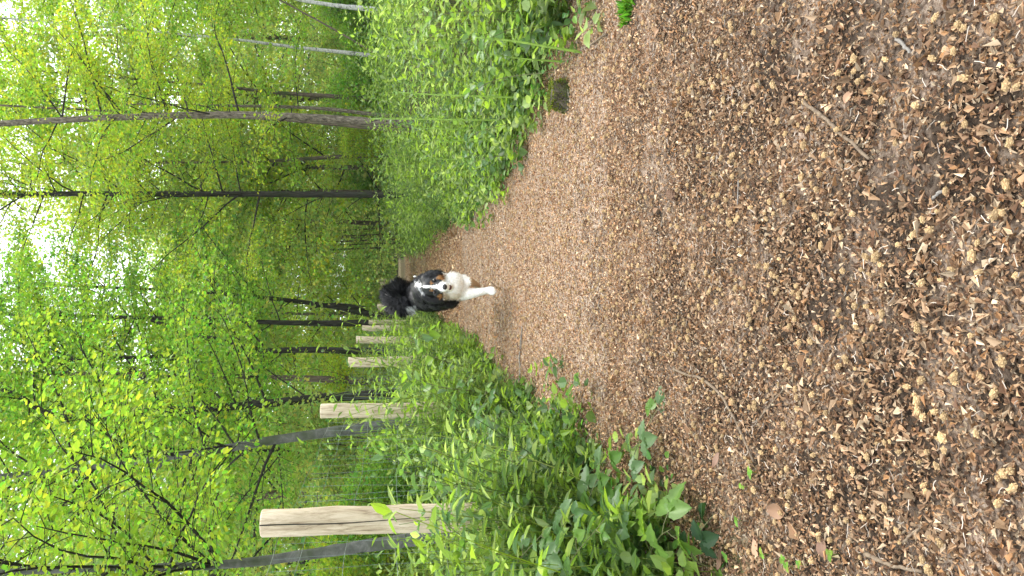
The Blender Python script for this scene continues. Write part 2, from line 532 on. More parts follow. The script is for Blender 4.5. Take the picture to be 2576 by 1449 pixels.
def photo_tree(name, Yd, pix, width_px, bark, label, cat='tree', top=9.0, seed=0, z0=2.0, z1=9.0, n_prim=26, L=2.4, leaf=.075, base='fresh',
               top_r=.35, forks=(), lean_y=0.0, singles=False, **kw):
    g = np.random.default_rng(seed)
    P = [at(a, b, Yd) for a, b in pix]
    base_pt = P[0].copy()
    # carry the lowest seen stretch down into the ground
    d = nrm(P[0] - P[1]); zg = float(gz(base_pt[0], Yd)) - .12
    if d[2] > -.2: d = np.array([0, 0, -1.0])
    foot = base_pt + d * ((zg - base_pt[2]) / d[2])
    P = [foot] + P
    d = nrm(P[-1] - P[-2])
    if P[-1][2] < top:
        d = nrm(d + np.array([0, 0, .6]))
        P.append(P[-1] + d * ((top - P[-1][2]) / d[2]))
    P = np.array(P)
    P[:, 1] += lean_y * (P[:, 2] - P[0, 2])
    keep = np.concatenate([[True], np.diff(P[:, 2]) > .05]); P = P[keep]
    Q = resample(P, 34)
    r0 = .5 * width_px / FPX * Yd
    f = np.linspace(0, 1, len(Q))
    rad = r0 * (1 - (1 - top_r) * f) * (1 + .55 * np.exp(-f * 26))
    root = empty(name, tuple(foot + np.array([0, 0, .12])))
    o = np.array(root.location)
    fk = []
    for fp, fw in forks:
        F = resample(np.array([at(a, b, Yd) for a, b in fp]), 12) - o
        fk.append((F, np.linspace(.5 * fw / FPX * Yd, .15 * fw / FPX * Yd, 12)))
    wood, fol = grow(Q - o, rad, g, z0, z1, n_prim, L, leaf, GREENS[base] if isinstance(base, str) else base, forks=fk, single=o if singles else None, **kw)
    wood.bark = bark
    obj('trunk', wood.mesh('trunk', True), None, root)
    if fol.n:
        cr = obj('crown', fol.mesh('crown'), M_LEAF, root)
        cr['kind'] = 'stuff'
    if fol.raw is not None:
        if not BEECH_LEAF:
            for q in range(6):
                BEECH_LEAF.append(make_mesh('leaf', LEAF4[0], LEAF4[1], np.tile(leaf_cols(1, GREENS['fresh'], g)[0], (6, 1))))
        for q, (p_, d_, n_, s_) in enumerate(zip(*fol.raw)):
            place_leaf(root, p_ + o, d_, n_, float(s_), BEECH_LEAF[q % 6], o, M_LEAF)
    tag(root, label, cat)
    return root


# right-hand side of the path (upper part of the picture)
photo_tree('pine_tree', 14, [(925, 306), (780, 296), (640, 290), (480, 290), (250, 297), (0, 311), (-160, 322)], 22, M_GREYBARK,
           'tall straight grey scaly trunk beside the right verge, tallest in view', seed=1, z0=2.2, z1=9.5, n_prim=26, L=2.5, base='yellow', top_r=.5, leaf=.058, n_leaf=70, aim=(R(20), .55))
photo_tree('oak_tree', 20, [(965, 490), (800, 489), (640, 488), (400, 488), (200, 487), (0, 487), (-120, 486)], 18, M_DARKBARK,
           'straight dark trunk right of the path where the verge narrows', seed=2, z0=3.6, z1=13, n_prim=46, L=3.6, base='yellow', top_r=.55, leaf=.07, n_leaf=66, n_sec=9, elev=(15, 55))
photo_tree('brown_tree', 27, [(960, 391), (860, 394), (760, 400), (680, 405), (560, 408)], 13, M_BROWNBARK,
           'brown mottled trunk between the grey trunk and the dark trunk', seed=3, z0=3.5, z1=13, n_prim=24, L=3.2, base='pale', top=13, leaf=.10)
photo_tree('leaning_brown_tree', 25, [(922, 249), (820, 241), (720, 235), (650, 228), (500, 212)], 13, M_BROWNBARK,
           'thin brown mossy trunk right of the tall grey trunk', seed=4, z0=4, z1=12, n_prim=26, L=3.2, base='yellow', top=12, leaf=.10)
photo_tree('birch_tree', 24, [(928, 139), (850, 130), (760, 121), (675, 110), (520, 92)], 12, M_BIRCH,
           'white birch trunk standing among bright green bushes', seed=5, z0=5, z1=13, n_prim=22, L=2.8, base='pale', top=13, leaf=.09)
photo_tree('edge_birch_tree', 19, [(900, 20), (860, 16), (770, 3), (640, -18)], 14, M_BIRCH,
           'pale birch trunk cut by the upper edge of the picture', seed=6, z0=4, z1=10, n_prim=22, L=2.6, base='fresh', top=11, leaf=.09)
photo_tree('slanting_sapling', 17, [(922, 122), (840, 74), (726, 12), (620, -40)], 6, M_BROWNBARK,
           'thin brown sapling slanting across the white birch', seed=7, z0=2.4, z1=6, n_prim=16, L=1.6, base='fresh', top=6, leaf=.07)
photo_tree('paired_trunk_tree', 16, [(938, 322), (880, 316), (820, 311), (760, 306), (600, 296)], 12, M_BROWNBARK,
           'brown trunk half hidden behind the foot of the tall grey trunk', seed=8, z0=4, z1=9, n_prim=14, L=2.2, base='fresh', top=9)
photo_tree('hidden_grey_tree', 22, [(930, 286), (820, 274), (700, 268), (580, 266), (380, 262)], 11, M_GREYBARK,
           'slim grey trunk showing just right of the tall grey trunk', seed=9, z0=3, z1=11, n_prim=26, L=3.0, base='fresh', top=11, leaf=.09)
# the left-hand side behind the fence (lower part of the picture)
photo_tree('beech_tree', 7.0, [(960, 1368), (860, 1382), (760, 1397), (640, 1413), (500, 1424), (305, 1429), (100, 1436)], 34, M_BEECH,
           'smooth grey beech trunk behind the wire beside the nearest post', seed=10, z0=1.75, z1=6.5, n_prim=40, L=2.5, base='fresh', top=8, leaf=.062, n_sec=11,
           n_leaf=30, shape=LEAF4, aim=(R(-45), .55), elev=(5, 40), spread=(.13, .13, .05), singles=True, up_=.8)
photo_tree('leaning_beech_tree', 10.5, [(960, 1071), (860, 1083), (760, 1097), (660, 1112), (575, 1127), (450, 1145), (340, 1161), (200, 1181), (40, 1195)], 30, M_BEECH,
           'grey leaning trunk behind the fence between the two nearest posts', seed=11, z0=2.3, z1=7.5, n_prim=34, L=2.4, base='fresh', top=8, leaf=.065, n_leaf=48,
           forks=[([(430, 1148), (380, 1190), (330, 1222)], 12)])
photo_tree('black_leaning_tree', 12.5, [(965, 991), (880, 997), (780, 1004), (680, 1014), (575, 1024), (430, 1031), (300, 1042), (215, 1052), (140, 1046), (80, 1020), (20, 985)], 26, M_DARKBARK,
           'black leaning trunk behind the second fence post', seed=12, z0=2.2, z1=8.5, n_prim=34, L=2.6, base='mid', top=8.5, leaf=.07)
photo_tree('forked_tree', 17, [(930, 884), (860, 882), (760, 880), (660, 884), (590, 888), (500, 890), (400, 896)], 20, M_DARKBARK,
           'dark forked trunk with two thick limbs behind the third post', seed=13, z0=3.0, z1=10.5, n_prim=34, L=3.0, base='mid', top=10.5, leaf=.085,
           forks=[([(650, 884), (590, 870), (530, 852), (470, 834), (380, 806)], 22)])
photo_tree('mossy_tree', 16.5, [(955, 960), (880, 957), (790, 953), (700, 950), (500, 944)], 24, M_BROWNBARK,
           'mossy brown trunk left of the forked dark trunk', seed=14, z0=3.2, z1=9.5, n_prim=28, L=2.6, base='fresh', top=9.5, leaf=.08)
photo_tree('upright_dark_tree', 23, [(925, 812), (860, 813), (800, 813), (725, 812), (600, 808), (400, 800)], 20, M_DARKBARK,
           'upright dark trunk above the small fence posts near the dog', seed=15, z0=4.2, z1=12, n_prim=30, L=3.4, base='mid', top=12, leaf=.10)
photo_tree('bent_tree', 28, [(925, 789), (880, 779), (850, 772), (815, 768), (760, 760), (600, 742), (430, 730)], 18, M_DARKBARK,
           'bent dark trunk with a twin stem above the tail of the dog', seed=16, z0=4.5, z1=14, n_prim=36, L=4.2, base='deep', top=14, leaf=.11,
           forks=[([(918, 776), (870, 768), (820, 766), (780, 778)], 12)])
photo_tree('thin_dark_tree', 13.5, [(955, 1146), (860, 1142), (745, 1138), (600, 1132)], 14, M_DARKBARK,
           'thin dark trunk left of the grey leaning trunk', seed=17, z0=2.6, z1=7.5, n_prim=24, L=2.2, base='mid', top=8, leaf=.07)


# background trees and bushes: a few kinds, copied
def copy_tree(o, loc, rz, sc, label=None):
    c = o.copy(); col.objects.link(c)
    c.location = loc; c.rotation_euler = (0, 0, rz); c.scale = (sc, sc, sc)
    if label: c['label'] = label
    for ch in list(o.children):
        d = ch.copy(); col.objects.link(d); d.parent = c
    return c


def proto_tree(name, seed, H, r, bark, z0, n_prim, L, leaf, base, label, group, n_sec=8, n_leaf=40, **kw):
    g = np.random.default_rng(seed)
    n = 12
    z = np.linspace(-.15, H, n)
    w = np.cumsum(g.normal(0, .09, (n, 2)), 0) * np.linspace(0, 1, n)[:, None]
    T = np.stack([w[:, 0], w[:, 1], z], 1)
    rad = np.linspace(r, r * .25, n)
    wood, fol = grow(T, rad, g, z0, H * .97, n_prim, L, leaf, GREENS[base], n_sec=n_sec, n_leaf=n_leaf, sides=7, up_=.12, **kw)
    root = empty(name)
    wood.bark = bark
    obj('trunk', wood.mesh('trunk', True), None, root)
    obj('crown', fol.mesh('crown'), M_LEAF, root)
    return tag(root, label, 'tree', group)


FARL = 'leafy green tree in the dense wood that closes the view'
FARG = 'trees closing the view deep in the wood'
far = [proto_tree('woodland_tree', 31, 14, .13, M_BROWNBARK, 1.5, 40, 4.2, .16, 'fresh', FARL, FARG, 9, 36, spread=(.42, .42, .28)),
       proto_tree('woodland_tree', 32, 16, .12, M_DARKBARK, 1.0, 42, 4.0, .16, 'fresh', FARL, FARG, 9, 36, spread=(.42, .42, .28)),
       proto_tree('woodland_tree', 33, 12, .10, M_GREYBARK, 1.2, 38, 4.4, .16, 'yellow', FARL, FARG, 9, 36, spread=(.42, .42, .28)),
       proto_tree('woodland_tree', 34, 15, .12, M_BROWNBARK, .8, 42, 4.2, .15, 'pale', FARL, FARG, 9, 36, spread=(.42, .42, .28))]
spots = []
g = np.random.default_rng(50)
for y0, n_, half in ((30, 5, 15), (38, 7, 20), (47, 9, 25), (58, 12, 31), (70, 12, 37)):
    for i in range(n_):
        x = -half + 2 * half * (i + .5) / n_ + g.normal(0, half / n_ * .4)
        y = y0 + g.normal(0, 1.5)
        if abs(x) < 2.9 and y < 60: x = (2.9 + abs(x) * .4) * (1 if x > 0 else -1)
        spots.append((x, y))
spots += [(2.7, 29), (2.0, 38), (-2.3, 36), (1.7, 50), (-2.0, 48), (.2, 66), (-1.4, 69), (1.6, 68), (-5.6, 19), (-8.5, 22), (-4.2, 25), (10.5, 24), (-11, 27)]
for i, (x, y) in enumerate(spots):
    src = far[i % 4]
    k = i if i < 4 else int(g.choice((2, 3, 3, 0))) if abs(x) < 8 else int(g.integers(0, 4))  # paler leaf kinds near the path: the wood's brightness put into leaf colour
    loc = (x, y, float(gz(x, y)))
    rz, sc = g.uniform(0, 6.28), g.uniform(.85, 1.15) * (1.3 if y > 64 else 1.15 if y > 52 else 1)
    if i < 4:
        src.location = loc; src.rotation_euler = (0, 0, rz); src.scale = (sc,) * 3
    else:
        src = copy_tree(far[k], loc, rz, sc)
    src['label'] = '%s tree %s in the wood %s' % (('fresh green', 'mid green', 'yellow green', 'pale green')[k], 'far back' if y > 52 else 'behind the nearer trunks',
        'right of the path' if x > 3.5 else 'left of the path' if x < -3.5 else 'where the path ends')

BUL = 'bright green leafy bush in the understorey between the trunks'
BUG = 'understorey bushes between the trunks'
def proto_bush(seed, H, base, leaf, n_stem=7):
    g = np.random.default_rng(seed)
    wood, fol = Acc(), Acc()
    for s in range(n_stem):
        a = g.uniform(0, 6.28); r_ = g.uniform(0, .25)
        d = np.array([math.cos(a) * .35, math.sin(a) * .35, 1.0])
        T = bez((math.cos(a) * r_, math.sin(a) * r_, -.1), nrm(d), H * g.uniform(.7, 1.1), .1, 8, g, .06)
        w, f = grow(T, np.linspace(.018, .005, len(T)), g, .25, float(T[-1, 2]) * .98, 13, H * .32, leaf, GREENS[base], n_sec=6, n_leaf=26, sides=5,
                    spread=(.14, .14, .09), flat=.35, up_=.15)
        wood.add(*w.arrays()); fol.add(*f.arrays())
    root = empty('woodland_bush')
    obj('stem', wood.mesh('stem', True), M_BROWNBARK, root)
    obj('crown', fol.mesh('crown'), M_LEAF, root)
    return tag(root, BUL, 'bush', BUG)
bushes = [proto_bush(41, 2.6, 'fresh', .075), proto_bush(42, 3.4, 'yellow', .08), proto_bush(43, 2.2, 'mid', .075), proto_bush(44, 3.2, 'pale', .08)]
bspots = []
for y0, n_, lo, hi in ((11, 3, -6.5, -2.8), (14, 4, -8, -2.9), (18, 4, -9, -2.8), (23, 5, -11, -2.6), (26, 7, 4.2, 14),
                       (29, 6, -13, -2.4), (30, 7, 2.6, 14), (37, 6, -14, -2.4), (38, 6, 2.2, 15), (48, 6, -14, -2.0), (49, 6, 1.8, 15), (66, 8, -12, 12), (63, 5, -2.2, 2.2), (71, 7, -3, 3)):
    for i in range(n_):
        x = lo + (hi - lo) * (i + .5) / n_ + g.normal(0, .3)
        bspots.append((x, y0 + g.normal(0, .9)))
for i, (x, y) in enumerate(bspots):
    loc = (x, y, float(gz(x, y)))
    rz, sc = g.uniform(0, 6.28), g.uniform(.75, 1.2) * (1 + max(0, y - 20) * .012)
    if i < 4:
        b_ = bushes[i]; k = i
        bushes[i].location = loc; bushes[i].rotation_euler = (0, 0, rz); bushes[i].scale = (sc,) * 3
    else:
        k = int(g.integers(0, 4))
        b_ = copy_tree(bushes[k], loc, rz, sc)
    b_['label'] = '%s bush in the understorey %s %s' % (('fresh green', 'yellow green', 'mid green', 'pale green')[k], 'far back' if y > 34 else 'below the nearer trunks' if y > 20 else 'close behind the verge',
        'right of the path' if x > 0 else 'left of the path')

# slim stems of a coppice to the right of the path's end
for i, (dy, w_) in enumerate(((575, 4), (590, 5), (603, 6), (612, 4), (623, 5))):
    photo_tree('coppice_stem', 40, [(972, dy), (930, dy + 1), (860, dy + 4), (700, dy + 8)], w_, M_BROWNBARK, 'slim bare stem in the clump right of the path end', seed=60 + i,
               z0=4, z1=10, n_prim=10, L=2.5, base='fresh', top=10, leaf=.14)['group'] = 'slim stems right of the path end'


# ------------------------------------------------------------------ fence
def fence():
    root = tag(empty('wire_fence', (-1.27, 3.6, float(gz(-1.27, 3.6)))), 'wire mesh fence on pale wooden posts along the left verge', 'fence')
    o = np.array(root.location)
    # (top and lateral position in the photo, distance): nearest five as seen, then at even steps
    tops = [(657, 1316, 3.65, 66), (806, 1033, 6.45, 35), (876, 911, 9.5, 24), (896, 855, 12.3, 17), (911, 826, 14.9, 14)]
    posts = []
    for a, b, Yd, w in tops:
        posts.append((at(a, b, Yd), .5 * w / FPX * Yd * 1.02))
    y = 17.8
    while y < 62:
        x = -1.25 + .12 * math.sin(y)
        posts.append((np.array([x, y, float(gz(x, y)) + 1.5 + .06 * math.sin(y * 3)]), .056)); y += 2.75
    posts.insert(0, (np.array([-1.33, .9, 1.62]), .062))
    for i, (T, r) in enumerate(posts):
        gp = np.random.default_rng(200 + i)
        zg = float(gz(T[0], T[1])) - .25
        n = 12
        z = np.linspace(zg, T[2] - .008, n)
        lean = gp.normal(0, .012, 2)
        P = np.stack([T[0] + lean[0] * (z - T[2]) + .004 * gp.standard_normal(n), T[1] + lean[1] * (z - T[2]), z], 1)
        rad = r * (1 + .10 * (T[2] - z) / 1.5) * (1 + .015 * gp.standard_normal(n))
        P = np.concatenate([P, P[-1:] + [[0, 0, .006]], P[-1:] + [[0, 0, .009]]])
        rad = np.concatenate([rad, [rad[-1] * .94, rad[-1] * .55]])
        V, T3 = tube(P - o, rad, 18, True, .012, i)
        # a drying crack down the side that faces the path
        if i in (1, 2):
            ang = np.arctan2(V[:, 1] - (P[0] - o)[1], V[:, 0] - (P[0] - o)[0])
        p = obj('post', make_mesh('post', V, T3, smooth=True), M_POST, root)
        if i == 1:
            zc = np.linspace(T[2] - .9, T[2] - .004, 14)
            cx = T[0] + r * .10 + .004 * np.sin(zc * 9); 
            c = np.stack([cx, T[1] - np.sqrt(np.maximum(r * r - (cx - T[0]) ** 2, 0)) * 1.0, zc], 1)
            v, t = tube(c - o, np.linspace(.0012, .0032, 14), 4)
            obj('drying_crack', make_mesh('drying_crack', v, t), M_DARKBARK, p)
    # line wires
    ys = np.arange(.4, 44, .15)
    px = np.interp(ys, [p[0][1] for p in posts], [p[0][0] for p in posts]) - .066
    hts = [.16, .30, .46, .66, .88, 1.10, 1.30]
    zb = gz(px, ys)
    top = np.interp(ys, [p[0][1] for p in posts], [p[0][2] for p in posts]) - .08
    base = np.minimum(top - 1.42, zb + .12)
    for h in hts + [1.42]:
        z = top - (1.42 - h) + .006 * np.sin(ys * 7 + h * 9) - .018 * np.abs(np.sin((ys - 3.65) / 2.8 * math.pi))
        P = np.stack([px + .004 * np.sin(ys * 5 + h * 3), ys, z], 1)
        v, t = tube(P - o, .0012, 4, False)
        obj('line_wire', make_mesh('line_wire', v, t), M_WIRE, root)
    zz = np.linspace(-1.42, 0, 10)
    P = np.stack([.004 * np.sin(zz * 9), .006 * np.sin(zz * 5), zz], 1)
    v, t = tube(P, .0009, 4, False)
    sm = make_mesh('stay_wire', v, t)
    for i, y in enumerate(ys):
        if y < 2.2 or y > 17 : continue
        w = obj('stay_wire', sm, M_WIRE, root)
        w.location = np.array([px[i], y + .02 * math.sin(i * 2.1), top[i] - .012 - .018 * abs(math.sin((y - 3.65) / 2.8 * math.pi))]) - o
        w.rotation_euler = (.03 * math.sin(i * 3.3), 0, i * 1.7)
fence()


# ------------------------------------------------------------------ path litter (bud scales, catkins, their pale stalks)
def litter():
    g = np.random.default_rng(90)
    acc = Acc()
    PAL = np.array([[.27, .17, .105], [.36, .24, .15], [.20, .115, .07], [.44, .32, .22], [.30, .17, .085], [.15, .09, .06], [.52, .42, .31], [.38, .26, .17], [.33, .21, .13]])
    def scatter(y0, y1, dens, margin):
        n = int(dens * 3.0 * (y1 - y0))
        x = g.uniform(-1.5, 1.9, n); y = g.uniform(y0, y1, n)
        w = (vnoise(x, y, 1.7) - .5) * .3
        ok = (x > edge_l(y) - margin + w) & (x < edge_r(y) + margin + w)
        # worn bare patches near the camera
        bare = vnoise(x, y, 2.6) * .6 + vnoise(x + 9, y, 6.5) * .4
        nearf = 1 - sstep(2.6, 4.6, y)
        ok &= g.random(n) > np.clip((bare - .52) * 4.0, 0, .55) * nearf * sstep(-.75, -.1, x)
        return x[ok], y[ok]
    for y0, y1, dens, s, shape in ((.85, 1.9, 24000, 1.08, LANCE2), (1.9, 3.4, 24500, 1.0, LANCE2), (3.4, 6.5, 14000, 1.0, LANCE2), (6.5, 11, 5200, 1.4, LANCE2), (11, 22, 1300, 2.6, LANCE2), (22, 45, 200, 4.0, LANCE2)):
        x, y = scatter(y0, y1, dens, .22)
        n = len(x)
        size = s * .0067 * np.exp(g.normal(.45, .42, n))
        z = gz(x, y) + g.uniform(.001, .009, n) * s
        d = rand_unit(n, g); d[:, 2] = d[:, 2] * .45 + .05
        nor = rand_unit(n, g) * .75; nor[:, 2] += 1
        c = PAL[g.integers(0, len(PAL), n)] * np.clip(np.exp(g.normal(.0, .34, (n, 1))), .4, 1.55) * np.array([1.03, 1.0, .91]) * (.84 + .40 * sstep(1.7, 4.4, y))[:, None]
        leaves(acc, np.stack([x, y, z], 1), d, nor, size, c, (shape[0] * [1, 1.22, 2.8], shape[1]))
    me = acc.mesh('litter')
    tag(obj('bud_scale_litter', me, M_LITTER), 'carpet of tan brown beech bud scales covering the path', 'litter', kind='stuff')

    # catkins: fluffy tan balls
    a = Acc()
    phi = (1 + 5 ** .5) / 2
    ico = nrm(np.array([(-1, phi, 0), (1, phi, 0), (-1, -phi, 0), (1, -phi, 0), (0, -1, phi), (0, 1, phi), (0, -1, -phi), (0, 1, -phi), (phi, 0, -1), (phi, 0, 1), (-phi, 0, -1), (-phi, 0, 1)], float))
    icf = np.array([(0, 11, 5), (0, 5, 1), (0, 1, 7), (0, 7, 10), (0, 10, 11), (1, 5, 9), (5, 11, 4), (11, 10, 2), (10, 7, 6), (7, 1, 8), (3, 9, 4), (3, 4, 2), (3, 2, 6), (3, 6, 8), (3, 8, 9), (4, 9, 5), (2, 4, 11), (6, 2, 10), (8, 6, 7), (9, 8, 1)])
    # star points: every face carries a spike, so the ball reads as fluffy
    def ball(gr):
        V = ico * gr.uniform(.8, 1.1, (12, 1))
        mid = nrm(V[icf].mean(1)) * gr.uniform(.85, 1.2, (20, 1))
        W = np.concatenate([V * .88, mid])
        F = np.concatenate([[(f[0], f[1], 12 + i), (f[1], f[2], 12 + i), (f[2], f[0], 12 + i)] for i, f in enumerate(icf)])
        return W, F
    balls = [ball(g) for _ in range(5)]
    for y0, y1, dens, s in ((.85, 3.0, 270, 1.0), (3.0, 5.5, 330, 1.0), (5.5, 9, 120, 1.35)):
        x, y = scatter(y0, y1, dens, .15)
        for xx, yy in zip(x, y):
            W, F = balls[int(g.integers(0, 5))]
            r = s * g.uniform(.0045, .0098)
            k = W * r * np.array([g.uniform(.8, 1.5), g.uniform(.7, 1.0), .75])
            t = g.uniform(0, 6.28); k = k @ np.array([[math.cos(t), math.sin(t), 0], [-math.sin(t), math.cos(t), 0], [0, 0, 1]])
            tip = g.uniform(.75, 1.2)
            c = np.concatenate([np.tile([.32, .21, .10], (12, 1)), np.tile([.52, .38, .20], (20, 1))]) * tip * g.uniform(.65, 1.25, (32, 1))
            a.add(k + np.array([xx, yy, float(gz(xx, yy)) + r * .8 + .009]), F, c)
    tag(obj('catkin_litter', a.mesh('catkins'), M_LITTER), 'fluffy tan fallen catkins scattered over the path', 'litter', kind='stuff')

    # pale curling stalks
    b = Acc()
    for y0, y1, dens, s in ((.85, 3.4, 380, 1.0), (3.4, 6.5, 900, 1.2), (6.5, 10.5, 560, 1.7)):
        x, y = scatter(y0, y1, dens, .12)
        for xx, yy in zip(x, y):
            n = 5; L = s * g.uniform(.014, .034)
            h = g.uniform(0, 6.28) + np.cumsum(g.normal(0, .45, n))
            st = np.stack([np.cos(h), np.sin(h), g.normal(0, .25, n)], 1) * L / n
            P = np.cumsum(st, 0); P[:, 2] = np.abs(P[:, 2]) + .011 * s
            v, t = tube(P + np.array([xx, yy, float(gz(xx, yy)) + .002]), .00075 * s, 3, False)
            b.add(v, t, np.array([.52, .45, .37]) * g.uniform(.55, 1.15))
    tag(obj('catkin_stalk_litter', b.mesh('stalks'), M_LITTER), 'thin pale curling catkin stalks strewn over the path', 'litter', kind='stuff')
litter()


# ------------------------------------------------------------------ sticks, dead leaves, cone, stump on the path
def gp(dx, dy, lift=0.0):
    """the point of the ground that the photo shows at (dx, dy)"""
    d = FW + RT * ((724.5 - dy) / FPX) + UP * ((1288.0 - dx) / FPX)
    t = 1.0
    for _ in range(30):
        p = CAM + d * t
        t += (p[2] - float(gz(p[0], p[1])) - lift) / max(-d[2], .02)
    return CAM + d * t


def stick(pix, w_px, label, mat=M_STICK, seed=0):
    g = np.random.default_rng(seed)
    Q = resample(np.array([gp(a, b) for a, b in pix]), 14)
    Yd = Q[:, 1].mean()
    r = .5 * w_px / FPX * (Yd + .2)
    Q[:, 2] = gz(Q[:, 0], Q[:, 1]) + r * .7 + .006
    Q += g.normal(0, r * .25, Q.shape)
    v, t = tube(Q - Q[0], np.linspace(r, r * .7, 14) * (1 + .12 * g.standard_normal(14)), 7)
    o = obj('stick', make_mesh('stick', v, t, smooth=True), mat)
    o.location = Q[0]
    tag(o, label, 'stick')
stick([(2030, 255), (2110, 320), (2195, 400)], 11, 'thick brown stick lying aslant on the near right of the path', seed=1)
stick([(2265, 93), (2285, 115), (2300, 130)], 10, 'short grey lichened twig on bare soil near the upper edge', M_STICKGREY, 2)
stick([(1700, 930), (1790, 965), (1850, 1040), (1905, 1160)], 8, 'long brown stick bending across the left half of the path', seed=3)
stick([(1985, 970), (1935, 1030), (1890, 1090)], 5, 'thin dark stick crossing the end of the long brown stick', seed=4)
stick([(1530, 85), (1420, 160), (1365, 215)], 5, 'thin straight tan twig leaning from the verge at the right', seed=5)
stick([(1308, 985), (1312, 880), (1318, 820)], 5, 'thin grey twig across the left edge of the path by the herbs', M_STICKGREY, 6)
stick([(1718, 1000), (1745, 1130), (1752, 1260)], 4, 'thin dark twig beside the bramble leaves on the path', seed=7)
stick([(2380, 480), (2355, 500)], 9, 'small grey twig stub on the dark soil of the path', M_STICKGREY, 8)
stick([(2280, 1365), (2330, 1320)], 8, 'short brown stick at the near left of the path', seed=9)
stick([(2185, 1392), (2250, 1420), (2330, 1437)], 12, 'thick brown stick at the lower edge of the picture', seed=10)
stick([(1862, 520), (1864, 450)], 4, 'thin pale straw across the middle of the path', M_STICKGREY, 11)
stick([(2010, 900), (2030, 840)], 4, 'fine dark twig in the middle of the path', seed=12)
stick([(1190, 520), (1200, 470)], 4, 'thin root twig at the right edge of the path before the oak', seed=13)

DL = [(1665, 75, .055, 'curled pale tan dead leaf on the path near the upper edge'), (1560, 100, .05, 'dead brown leaf beside the thin straight twig'),
      (1820, 1140, .05, 'dead brown leaf beside the long stick on the left'), (1985, 1290, .06, 'crumpled brown dead leaf among the brambles'),
      (1905, 1345, .06, 'large dull brown dead leaf at the lower left'), (2075, 1350, .05, 'dark brown dead leaf at the near left edge'),
      (1655, 545, .045, 'small pale dead leaf in the middle of the path'), (2140, 260, .03, 'torn tan dead leaf left of the thick stick'),
      (1830, 1385, .06, 'flat brown dead leaf under the bramble at the lower edge'), (1470, 1010, .05, 'brown dead leaf at the foot of the left herbs'),
      (1345, 1075, .05, 'curled dead leaf caught in the left herbs'), (1610, 130, .045, 'small dead leaf beside the pale tan leaf')]
for i, (a, b, s, lab) in enumerate(DL):
    g = np.random.default_rng(300 + i)
    U, W = np.meshgrid(np.linspace(0, 1, 8), np.linspace(-1, 1, 6), indexing='ij')
    wd = .34 * np.sin(np.pi * np.clip(U * .94 + .03, 0, 1)) ** .7
    V = np.stack([U, W * wd, .10 * np.sin(U * 4 + i) + .22 * wd * W * W * 1.6 + .02 * np.cos(W * 12)], -1).reshape(-1, 3) * s
    ix = np.arange(48).reshape(8, 6)
    q = np.stack([ix[:-1, :-1], ix[1:, :-1], ix[1:, 1:], ix[:-1, 1:]], -1).reshape(-1, 4)
    c = np.array([[.24, .14, .08], [.33, .20, .12], [.17, .10, .065]][i % 3]) * g.uniform(.85, 1.15)
    o = obj('dead_leaf', make_mesh('dead_leaf', V, q, np.tile(c, (48, 1)), True), M_DEADLEAF)
    o.location = gp(a, b) + np.array([0, 0, .012])
    o.rotation_euler = (g.normal(0, .25), g.normal(0, .25), g.uniform(0, 6.28))
    tag(o, lab, 'dead leaf')

# fir cone lying in the path
c = Acc()
for k in range(60):
    t = k / 59; a = k * 2.4
    r = .013 * math.sin(math.pi * min(.97, .12 + t * .88)) ** .6
    p = np.array([[t * .075 - .037, r * math.cos(a), r * math.sin(a) + .013]])
    leaves(c, p - [[.004, 0, 0]], np.array([[.9, math.cos(a) * .5, math.sin(a) * .5]]), np.array([[-.5, math.cos(a), math.sin(a)]]), np.array([.014]), np.array([[.13, .075, .045]]), (LEAF2[0] * [1, 1.2, 1], LEAF2[1]))
v, t3 = tube(np.array([[-.036, 0, .013], [-.01, 0, .013], [.02, 0, .013], [.036, 0, .013]]), [.007, .011, .009, .003], 8)
c.add(v, t3, np.array([.07, .04, .025]))
o = obj('fir_cone', c.mesh('fir_cone'), M_LITTER)
o.location = gp(1700, 492); o.rotation_euler = (0, 0, 1.2)
tag(o, 'dark fir cone lying on the path in front of the oak', 'fir cone')

# mossy stump at the right verge
g = np.random.default_rng(77)
sp = gp(1428, 245)
root = tag(empty('mossy_stump', tuple(sp - np.array([0, 0, .035]))), 'small moss covered stump on the right verge by the tall stalks', 'stump')
P = np.array([[.0, .0, -.06], [.0, .0, .03], [.01, .0, .09], [.015, .01, .13], [.015, .01, .135]])
v, t3 = tube(P, [.105, .095, .082, .07, .03], 16, True, .10, 5)
obj('wood', make_mesh('wood', v, t3, smooth=True), M_STUMP, root)
ms = Acc(); n = 2600
a = g.uniform(0, 6.28, n); z = g.uniform(-.01, .135, n)
rr = np.interp(z, [-.06, .03, .09, .13], [.105, .095, .082, .07]) * g.uniform(.9, 1.08, n)
tp = g.random(n) < .35; rr[tp] *= g.random(tp.sum()) ** .5; z[tp] = .134
pos = np.stack([rr * np.cos(a) + .01, rr * np.sin(a), z], 1)
d = np.stack([np.cos(a), np.sin(a), g.uniform(.2, 1.4, n)], 1) + .5 * rand_unit(n, g)
leaves(ms, pos, d, rand_unit(n, g), g.uniform(.006, .015, n), leaf_cols(n, [.13, .17, .02], g, .4), (LANCE2[0] * [1, 1.4, 1], LANCE2[1]))
mo = obj('moss', ms.mesh('moss'), M_MOSS, root); mo['kind'] = 'stuff'


